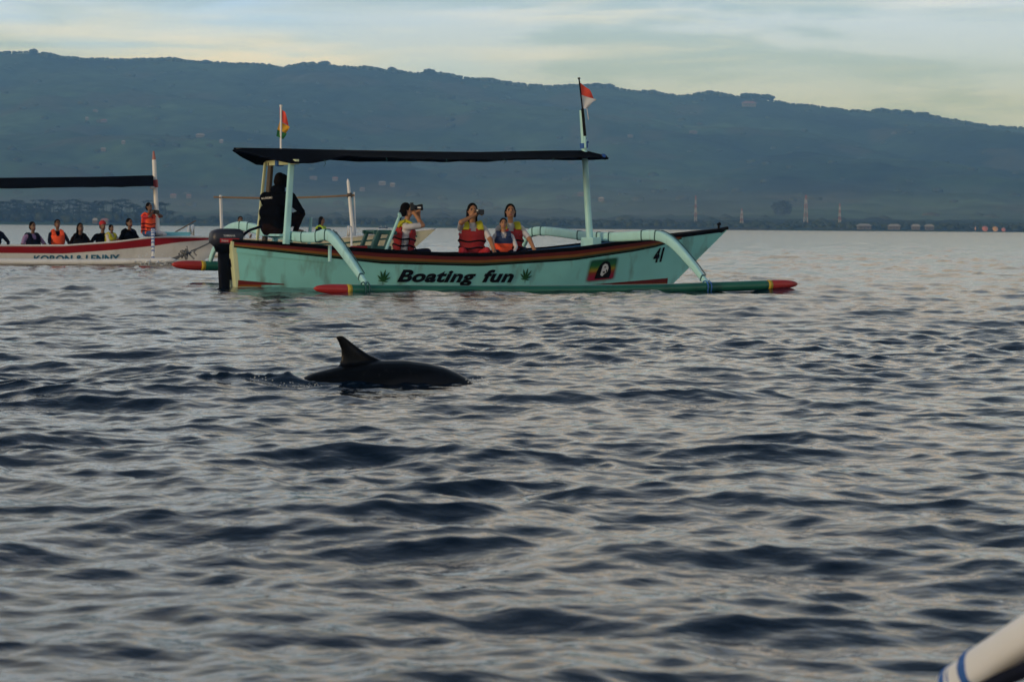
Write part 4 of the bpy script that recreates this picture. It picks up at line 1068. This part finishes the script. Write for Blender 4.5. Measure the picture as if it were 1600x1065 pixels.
t = thing('camera', 'black camera with long lens held up by the woman behind the paddle', 'camera', b1(-1.14, -.06, 1.225), R(8))
MB().box((-.02, 0, 0), (.07, .13, .095)).build('camera_body', 'camera_black', t, bevel=.012)
MB().tube([(.01, 0, 0), (.07, 0, .0), (.08, 0, 0), (.15, 0, .008)], [.038, .038, .046, .05], 14).build('lens', 'camera_black', t)
MB().box((.09, -.047, .0), (.05, .008, .022)).build('lens_print', 'decal_white', t)
MB().box((-.02, 0, .06), (.05, .05, .03)).build('viewfinder', 'camera_black', t)
w2 = person('woman in red vest photographing towards the viewer, left of the child', b1(-.05, .10, .47), R(-80), 0.97, knees=[(.27, .2, .10), (.27, -.2, .10)], foot_k=.2, drop=.40, lean=.06, head_pitch=.05, hair='long', vest='vest_red', vest_top='vest_yellow',
            lh=(.40, .30, .10), rh=(.20, .0, .66), rpole=(.3, -1, -.5), lpole=(.1, 1, -.2), sleeve='short', trousers='cloth_red')
t = thing('compact_camera', 'small black camera in front of the face of the woman beside the child', 'camera', b1(-.02, -.13, 1.165), R(-80))
MB().box((0, 0, 0), (.05, .12, .08)).build('camera_body', 'camera_black', t, bevel=.01)
MB().tube([(.02, 0, -.005), (.09, 0, -.005)], [.035, .04], 14).build('lens', 'camera_black', t)
MB().box((.028, -.05, .025), (.012, .025, .018)).build('flash', 'decal_white', t)
ch = person('small child in orange and navy life vest between the two women', b1(.42, -.06, .475), R(-85), 0.70, lean=.02, hair='short', vest='vest_orange', vest_top='vest_navy', straps=False,
            lh=(.26, .20, .05), rh=(.26, -.20, .05), shirt='cloth_white', sleeve='long', knees=[(.27, .16, .10), (.27, -.16, .10)], foot_k=.2, drop=.40, vz=.27)
w3 = person('smiling woman in red vest sitting right of the child, arm on the gunwale', b1(.64, .14, .475), R(-82), 0.96, knees=[(.27, .2, .10), (.27, -.2, .10)], foot_k=.2, drop=.40, lean=.02, head_yaw=-.1, hair='tied', vest='vest_red', vest_top='vest_yellow',
            lh=(.36, .36, .10), rh=(.30, -.18, .05), lpole=(-.1, 1, .1), sleeve='short', trousers='cloth_navy')

# ---------- the dolphin
def dolphin():
    st = [(-1.12, -.56, .030, .022), (-.95, -.40, .045, .035), (-.75, -.235, .075, .055), (-.55, -.125, .115, .09), (-.38, -.068, .145, .125), (-.20, -.042, .165, .155), (0, -.028, .178, .175), (.15, -.030, .180, .175),
          (.28, -.036, .168, .165), (.38, -.045, .152, .145), (.45, -.055, .132, .12), (.52, -.072, .108, .10), (.58, -.10, .08, .075), (.64, -.13, .05, .042), (.70, -.16, .03, .026), (.74, -.175, .013, .012)]
    xs = np.array([q[0] for q in st]); m = MB(); rows = []
    for x in np.linspace(-1.12, .74, 66):
        z, rz, ry = [float(np.interp(x, xs, [q[k] for q in st])) for k in (1, 2, 3)]
        rows.append([(x, ry*math.cos(2*math.pi*i/28), z + rz*math.sin(2*math.pi*i/28)) for i in range(28)])
    P = [r_ + [r_[0]] for r_ in rows]
    m.grid(P); m.add(rows[0], [tuple(range(28))]); m.add(rows[-1], [tuple(range(27, -1, -1))])
    def fin(outline, axis, thick, c=(0, 0, 0)):
        n = len(outline); cx = sum(p[0] for p in outline)/n; cz = sum(p[1] for p in outline)/n
        vs = []
        for sgn in (-1, 1):
            for x, z in outline:
                vs.append((x, sgn*.006, z) if axis == 'y' else (x, z, sgn*.006))
        for sgn in (-1, 1): vs.append((cx, sgn*thick, cz) if axis == 'y' else (cx, cz, sgn*thick))
        vs = [(a+c[0], b+c[1], d+c[2]) for a, b, d in vs]
        fs = []
        for i in range(n):
            j = (i+1) % n; fs += [(i, j, 2*n), (n+j, n+i, 2*n+1), (j, i, n+i, n+j)]
        m.add(vs, fs)
    fr_ = []
    for z, xl, xt, th in ((.0, .22, -.30, .07), (.09, .17, -.245, .05), (.125, .085, -.225, .038), (.150, .015, -.217, .032), (.18, -.05, -.213, .028), (.215, -.105, -.217, .024), (.25, -.150, -.229, .020), (.275, -.182, -.242, .017), (.292, -.205, -.250, .014)):
        fr_.append([((xl+xt)/2 + (xl-xt)/2*math.cos(2*math.pi*i/20), th*math.sin(2*math.pi*i/20)*(1.0+.3*math.cos(2*math.pi*i/20)), z) for i in range(20)])
    m.grid([q + [q[0]] for q in fr_]); m.add(fr_[0], [tuple(range(20))]); m.add(fr_[-1], [tuple(range(19, -1, -1))])
    for sgn in (-1, 1):
        fin([(.22, sgn*.10), (.12, sgn*.30), (.02, sgn*.36), (.03, sgn*.28), (.08, sgn*.12)], 'z', .02, (0, 0, -.13))
        fin([(-1.05, sgn*.0), (-1.14, sgn*.16), (-1.26, sgn*.28), (-1.24, sgn*.14), (-1.20, sgn*.0)], 'z', .02, (0, 0, -.56))
    mat('dolphin_skin', (0.013, 0.014, 0.017), 0.24, 0.5, var=0.2, vscale=5)
    mt = MATS['dolphin_skin']
    o = m.build('dolphin', 'dolphin_skin')
    r_ = o.modifiers.new('r', 'REMESH'); r_.mode = 'VOXEL'; r_.voxel_size = .0075
    s_ = o.modifiers.new('s', 'SMOOTH'); s_.iterations = 5; s_.factor = .5
    bpy.context.view_layer.update()
    me = bpy.data.meshes.new_from_object(o.evaluated_get(bpy.context.evaluated_depsgraph_get())); o.modifiers.clear(); o.data = me
    me.polygons.foreach_set('use_smooth', np.ones(len(me.polygons), bool))
    # paler flank below the dark cape
    n_ = len(me.vertices); co = np.zeros(n_*3); me.vertices.foreach_get('co', co); co = co.reshape(-1, 3)
    cape = np.interp(co[:, 0], [-.3, -.1, .1, .3, .45], [-.1, .0, .075, .085, .05])
    f = np.clip((cape - co[:, 2])/.03, 0, 1)[:, None]
    c = np.array([.0025, .003, .004])*(1-f) + np.array([.008, .009, .012])*f
    at = me.attributes.new('tint', 'FLOAT_COLOR', 'POINT'); at.data.foreach_set('color', np.concatenate([c, np.ones((n_, 1))], 1).astype(np.float32).ravel())
    me.materials.clear(); me.materials.append(mat('dolphin_hide', (0, 0, 0), .28, .14, var=.15, vscale=12, vcol='tint', dirt=((.03, .03, .033), 30, .4)))
    o.location = DOL + Vector((0, 0, -.006)); o.rotation_euler = (0, 0, DOL_H); o.scale = (1.06, 1.02, 1.02)
    tag(o, 'dark dolphin surfacing with its curved dorsal fin raised', 'dolphin')
dolphin()
def foam(label, spots, seed):
    rs = np.random.RandomState(seed); m = MB()
    for (a, b, n, sa, sb, zz) in spots:
        for k in range(n):
            p = Vector((math.cos(DOL_H)*a - math.sin(DOL_H)*b + DOL.x, math.sin(DOL_H)*a + math.cos(DOL_H)*b + DOL.y, 0))
            p += Vector((rs.normal()*sa, rs.normal()*sb, zz + abs(rs.normal())*.012)); r_ = rs.uniform(.0015, .0055)
            m.add([p+Vector(q)*r_ for q in ((1, 0, 0), (-1, 0, 0), (0, 1, 0), (0, -1, 0), (0, 0, .7), (0, 0, -.7))], [(0, 2, 4), (2, 1, 4), (1, 3, 4), (3, 0, 4), (2, 0, 5), (1, 2, 5), (3, 1, 5), (0, 3, 5)])
    o = m.build('foam', 'foam'); tag(o, label, 'foam', kind='stuff')
foam('flecks of white foam where the dolphin breaks the surface', [(.60, -.06, 110, .04, .02, .014), (-.50, -.22, 45, .07, .015, .006), (-.85, -.03, 90, .13, .025, .035)], 3)

# ---------- the white and red boat at the left
def frame_of(o, th): return lambda u, v, w_: Matrix.Translation(o) @ Matrix.Rotation(R(th), 4, 'Z') @ Vector((u, v, w_))
O2, T2 = (-9.6, 60, 0), 8
B2 = empty('outrigger_boat', O2, R(T2)); b2 = frame_of(O2, T2)
tag(B2, 'white outrigger boat with a broad red stripe and teal lettering at the left edge', 'boat')
H2 = Hull([(-5.4, .62), (-4, .46), (-2.34, .41), (-.88, .42), (.29, .51), (1.18, .625), (1.77, .64), (2.5, .635), (3.2, .67)], [(-.3, -5.1), (.7, -5.3)], [(-.3, 2.0), (0, 2.25), (.35, 2.65), (.7, 3.2)],
          [(0, .26), (.05, .36), (.2, .46), (.5, .5), (.7, .43), (.84, .28), (.94, .11), (1, .012)])
hull2 = hull_parts(H2, B2, 'white_paint', 'white_paint', 'white_paint', 'white_paint')
low2 = lambda u: interp(u, [(-5.4, .42), (-2.34, .25), (-.88, .245), (.29, .34), (1.18, .435), (1.77, .525), (2.5, .585), (3, .64)])
stripe(H2, hull2, 'side_stripe', 'boat_red', low2, lambda u: H2.sh(u)-.012, -5.3, 2.9)
letters(H2, hull2, 'lettering', 'letter_teal', 'KORON & LENNY', ((-1.58, .03), (.395, .055), .165, .175), 0.05, .03)
for u in (-1.66, -1.06, -.54, .05, .58): MB().box((u, 0, .185), (.24, 2*(H2.half(u, .2)-.06), .03)).build('thwart', 'white_paint', B2)
dk = []
for i in range(11):
    u = .95 + 1.8*i/10; h_ = max(H2.half(u, H2.sh(u)) - .04, .01); dk.append([(u, -h_, H2.sh(u)-.02), (u, 0, H2.sh(u)+.005), (u, h_, H2.sh(u)-.02)])
MB().grid(dk, 0, True).build('fore_deck', 'white_paint', B2)
arm_part(B2, 1.16, [(-2.6, .12), (-2.5, .35), (-2.2, .62), (-1.6, .76), (0, .72), (1.6, .8), (2.2, .7), (2.6, .25)], [(-2.6, .05), (-1.6, .075), (1.6, .075), (2.6, .05)], 'white_paint',
         [-2.58, -2.52, -2.46, -2.38, -2.3, -2.2, -2.05, -1.9, -1.5, -1.1, -.7, -.4], 'rope_blue')
arm_part(B2, -4.1, [(-2.6, .12), (-2.5, .35), (-2.2, .62), (-1.6, .76), (0, .66), (1.6, .8), (2.2, .7), (2.6, .25)], [(-2.6, .05), (-1.6, .075), (1.6, .075), (2.6, .05)], 'white_paint', [-2.4, -1.5], 'rope_blue')
for q, z in ((-1, .085), (1, .2)): float_part(B2, q*2.6, [(-5.4, q*2.6, z+.04), (-3, q*2.6, z), (0, q*2.6, z), (1.72, q*2.6, z+.05)], .07, 'white_paint')
post(B2, 'mast', 'white_paint', (1.28, 0, .5), (1.185, 0, 2.45), .062, .05, seg=12)
post(B2, 'mast_tip', 'mast_red', (1.185, 0, 2.45), (1.175, 0, 2.65), .045, .02)
MB().tube([(1.215, 0, 1.80), (1.20, 0, 1.98)], .075, 10).build('rope_wrap', 'boat_red', B2)
MB().tube([(1.19, -.05, 1.80), (1.10, -.08, 1.79)], .03, 8).build('rope_knot', 'flag_white', B2)
for q in (-1, 1): post(B2, 'canopy_post', 'white_paint', (-4.3, q*.42, .5), (-4.25, q*.42, 1.85), .04)
sheet(B2, 'canopy', 'tarp_black', [(-5.2, 1.98), (-2.36, 1.99), (0, 2.04), (1.17, 2.085)], [(-5.2, 1.76), (-2.36, 1.765), (0, 1.82), (1.17, 1.845)], [(-5.2, .7), (0, .62), (1.17, .45)], wob=.003)
# anchor line with its tangle under the bow
t = thing('anchor_bundle', 'grey tangle of anchor rope and netting hanging below the white bow', 'rope', b2(1.5, -.3, 0), R(T2))
MB().tube(spline([(1.0, .15, .52), (.75, -.05, .40), (.55, -.15, .32)], 5), .018, 6).build('line', 'net_grey', t)
m = MB(); rs = np.random.RandomState(5)
for k in range(22):
    c = Vector((.42+rs.normal()*.09, -.22+rs.normal()*.04, .27+rs.normal()*.035)); m.tube([c+Vector(rs.normal(size=3))*.05, c, c+Vector(rs.normal(size=3))*.05], rs.uniform(.012, .03), 6)
m.build('tangle', 'net_grey', t)
m = MB()
for k in range(16):
    y = rs.normal()*.03; m.tube(spline([(.36, -.22+y, .24+rs.normal()*.02), (.1, -.3+y, .13+rs.normal()*.03), (-.25, -.4+y, .10+rs.normal()*.02)], 4), .010, 5)
m.build('netting', 'net_grey', t)
t = thing('cool_box', 'flat light blue box lying on the white foredeck', 'box', b2(1.72, 0, .66), R(T2))
mat('box_blue', (.16, .48, .62), .5)
MB().box((0, 0, .035), (.62, .40, .07)).build('base', 'box_blue', t, bevel=.01); MB().box((0, 0, .085), (.64, .42, .03)).build('lid', 'box_blue', t, bevel=.008)
t = thing('cloth_bundle', 'pale grey cloth bundle beside the standing photographer', 'bundle', b2(1.30, -.12, .64), R(T2))
sh_ = Shape()
for k in range(7): sh_.ball((rs.normal()*.10, rs.normal()*.06, .06+abs(rs.normal())*.03), (.10, .08, .06), 'cloth_white')
sh_.build('cloth', .016, t)
m = MB()
for k in range(170):
    c = b2(1.12, -2.6, 0) + Vector((rs.normal()*.20, rs.normal()*.10, .02 + abs(rs.normal())*.10)); r_ = rs.uniform(.008, .03)
    m.add([c+Vector(q)*r_ for q in ((1, 0, 0), (-1, 0, 0), (0, 1, 0), (0, -1, 0), (0, 0, .8), (0, 0, -.8))], [(0, 2, 4), (2, 1, 4), (1, 3, 4), (3, 0, 4), (2, 0, 5), (1, 2, 5), (3, 1, 5), (0, 3, 5)])
tag(m.build('splash', 'foam'), 'white splash at the foot of the blue roped outrigger arm', 'splash', kind='stuff')
G2 = 'passengers of the white boat'
FW = dict(voxel=.016, group=G2, knees=[(.27, .17, .10), (.27, -.17, .10)], foot_k=.3, drop=.18)
person('person in maroon cap cut off by the left picture edge', b2(-2.50, 0, .27), R(-60), .92, cap='cloth_red', shirt='cloth_navy', sleeve='long', skin='skin_dark', **FW)
person('person in navy vest over lilac sleeves, leftmost whole passenger of the white boat', b2(-1.66, .05, .21), R(-50), .90, lean=.15, vest='cloth_navy', straps=False, shirt='cloth_lilac', skin='skin_dark', bulk=1.1, lh=(.42, .25, .12), rh=(.36, -.30, .10), **FW)
person('child in bright orange vest second from left in the white boat', b2(-1.06, .05, .30), R(-70), .86, vest='vest_orange', straps=False, shirt='cloth_navy', sleeve='long', skin='skin_dark', lh=(.40, .28, .1), rh=(.40, -.2, .1), **FW)
person('long haired woman in black vest in the white boat', b2(-.54, .05, .21), R(-65), .87, hair='long', vest='strap_black', vest_top='cloth_black', straps=False, shirt='cloth_brown', skin='skin_dark', lh=(.42, .28, .08), rh=(.36, -.28, .1), **FW)
person('person in red headscarf and black clothes in the white boat', b2(-.03, .08, .24), R(-60), .90, lean=.12, cap='cloth_red', shirt='cloth_black', sleeve='long', skin='skin_dark', **FW)
person('small child in yellow vest beside the red headscarf', b2(.17, -.08, .36), R(-40), .66, vest='vest_yellow', straps=False, shirt='cloth_white', skin='skin_dark', rh=(.26, .05, .3), lh=(.4, .1, .3), **FW)
person('person in dark vest with neon bands sitting below the photographer', b2(.58, .05, .32), R(-45), .88, vest='neon_green', vest_top='cloth_black', vz=.2, straps=False, shirt='cloth_black', sleeve='long', skin='skin_dark', **FW)
FW.pop('knees')
person('photographer in orange vest sitting high at the white mast', b2(1.04, -.05, .74), R(-35), .82, lean=.08, vest='vest_orange', shirt='cloth_red', skin='skin_dark', trousers='denim', rh=(.22, -.03, .58), lh=(.24, .06, .58),
       rpole=(.1, -1, -.6), lpole=(.1, 1, -.5), knees=[(.36, .14, -.02), (.36, -.14, -.02)], **FW)
t = thing('camera', 'black camera held by the photographer in orange at the white mast', 'camera', b2(1.20, -.16, 1.225), R(-35+0))
MB().box((0, 0, 0), (.08, .15, .10)).build('camera_body', 'camera_black', t, bevel=.01); MB().tube([(.03, 0, 0), (.11, 0, 0)], .042, 12).build('lens', 'camera_black', t)

# ---------- the cream boat behind
O3, T3 = (-6.5, 75, 0), 5
B3 = empty('outrigger_boat', O3, R(T3)); b3 = frame_of(O3, T3)
tag(B3, 'cream outrigger boat with bare bamboo roof frame behind the mint boat', 'boat')
mat('hull_cream', (.62, .60, .45), .5, var=.06, dirt=GRIME)
H3 = Hull([(-3.6, .62), (-2, .54), (0, .50), (1.4, .56), (2.7, .70), (3.5, .77), (4.3, .85)], [(-.3, -3.4), (.7, -3.6)], [(-.3, 3.0), (0, 3.3), (.45, 3.8), (.9, 4.3)],
          [(0, .26), (.05, .36), (.2, .46), (.5, .5), (.7, .43), (.84, .28), (.94, .11), (1, .012)])
hull3 = hull_parts(H3, B3, 'hull_cream', 'white_paint', 'white_paint', 'white_paint')
stripe(H3, hull3, 'side_stripe', 'seat_green', lambda u: H3.sh(u)-.17, lambda u: H3.sh(u)-.12, -3.5, 3.7)
for q in (-1, 1): post(B3, 'roof_post', 'white_paint', (-2.0, q*.4, .5), (-2.04, q*.4, 1.80), .035)
MB().tube([(-2.04, -.55, 1.72), (-2.04, .55, 1.72)], .03, 8).build('roof_bar', 'bamboo', B3)
MB().tube(spline([(-2.25, 0, 1.74), (-.8, 0, 1.725), (.6, 0, 1.76), (1.86, 0, 1.83)], 6), .032, 8).build('ridge_pole', 'bamboo', B3)
post(B3, 'mast', 'white_paint', (1.84, 0, .5), (1.67, 0, 2.22), .065, .045, seg=12); post(B3, 'mast_tip', 'white_paint', (1.67, 0, 2.22), (1.66, 0, 2.31), .045, .01)
post(B3, 'stay_pole', 'white_paint', (1.90, .05, .6), (1.85, .05, 1.92), .022)
MB().tube([(1.72, -.03, 1.78), (1.71, .03, 1.86)], .08, 10).build('rope_wrap', 'dark_bamboo', B3)
for u in (-2.9, 1.72):
    arm_part(B3, u, [(-2.5, .1), (-2.2, .5), (-1.7, .80), (-1.2, .86), (0, .70), (1.2, .86), (1.7, .8), (2.5, .15)], [(-2.5, .045), (-1.2, .06), (1.2, .06), (2.5, .045)], 'white_paint', [-1.5, 1.5], 'rope_dark')
for q in (-1, 1): float_part(B3, q*2.5, [(-4, q*2.5, .14), (-2, q*2.5, .1), (1, q*2.5, .1), (3.2, q*2.5, .14)], .07, 'white_paint')
for u in (-1.48, .85): MB().box((u, 0, .30), (.26, .8, .03)).build('thwart', 'white_paint', B3)
MB().tube([(-3.55, -.1, .60), (-2.75, -.25, 1.05)], .018, 6).build('oar', 'dark_bamboo', B3); MB().tube([(-3.45, .1, .64), (-2.95, 0, .70)], .03, 6).build('oar', 'bamboo', B3)
FW = dict(voxel=.016, group='passengers of the cream boat', foot_k=.3, drop=.2, knees=[(.27, .17, .10), (.27, -.17, .10)])
person('person seen between the outboard motor and the skipper, in the cream boat', b3(-1.48, 0, .42), R(-70), .90, shirt='cloth_white', skin='skin_dark', **FW)
person('passenger in dark vest reaching right, under the bamboo pole of the cream boat', b3(.85, 0, .42), R(-15), .91, hair='long', shirt='cloth_navy', vest='cloth_black', vest_top='neon_green', straps=False, skin='skin_dark', lh=(.46, .12, .32), rh=(.50, -.10, .34), **FW)

# ---------- a small boat far out near the shore
p = at_depth(598, 356, 900); p.z = 0
t = thing('distant_boat', 'tiny dark boat near the shore, left of the woman with the long lens', 'boat', p)
H4 = Hull([(-1.6, .5), (0, .4), (1.8, .7)], [(-.2, -1.5), (.6, -1.6)], [(-.2, 1.3), (.7, 1.8)], [(0, .3), (.3, .45), (.7, .35), (1, .02)], keel=-.2)
hull_parts(H4, t, 'vest_navy', 'vest_navy', 'white_paint', 'vest_navy')
MB().box((-.1, 0, 1.25), (1.7, .9, .06)).build('canopy', 'tarp_black', t)
for x in (-.85, .7):
    for y in (-.35, .35): post(t, 'post', 'white_paint', (x, y, .3), (x, y, 1.25), .03)

# ---------- the viewer's own boat: the end of an outrigger arm in the corner
f0, f1 = at_depth(1500, 1072, 4.85), at_depth(1610, 1000, 4.5)
d_ = (f1-f0).normalized()
t = thing('outrigger', 'white outrigger arm lashed with blue rope in the lower right corner', 'outrigger', (f0.x, f0.y, 0))
loc = lambda p_: Vector(p_) - Vector((f0.x, f0.y, 0))
pts = [loc(f0 - d_*.02), loc(f0 + d_*.15), loc(f0 + d_*.5), loc(f0 + d_*1.0)]
a_ = MB().tube(spline(pts, 6), [.029]*2 + [.032]*4 + [.035]*13, 20, 0, sq=(1, 1, 2.6)).build('arm', 'clean_white', t, True)
def ring(at, ang, r_=.035, thick=.0035):
    c = loc(f0 + d_*at); x = d_.cross(Vector((0, 0, 1))).normalized(); y = x.cross(d_).normalized()
    P = []
    for k in range(25):
        a = 2*math.pi*k/24; P.append(c + x*r_*math.cos(a) + y*r_*math.sin(a) + d_*(r_*math.sin(a+1.2)*ang))
    MB().tube(P, thick, 7).build('rope_wrap', 'rope_blue', a_)
for at, ang in ((.005, .2), (.018, .3), (.062, -.35), (.118, .35), (.128, .35), (.137, .37), (.146, .36)): ring(at, ang, .032 if at < .1 else .0355, .0028 if at == .062 else .0042)
MB().tube([loc(f0 + d_*.15) + Vector((0, -.02, -.036)), loc(f0 + d_*.4) + Vector((0, -.03, -.05)), loc(f0 + d_*.9) + Vector((0, -.03, -.055))], .014, 8).build('under_tube', 'cloth_navy', a_)  # dark navy tube running just below the arm
fl = loc(f0); MB().tube(spline([fl + Vector((.25, .06, -f0.z+.03)), fl + Vector((-.1, -.2, -f0.z+.02)), fl + Vector((-.5, -1.6, -f0.z+.03)), fl + Vector((-.7, -3.2, -f0.z+.06))], 6), .05, 12).build('float', 'white_paint', t, True)
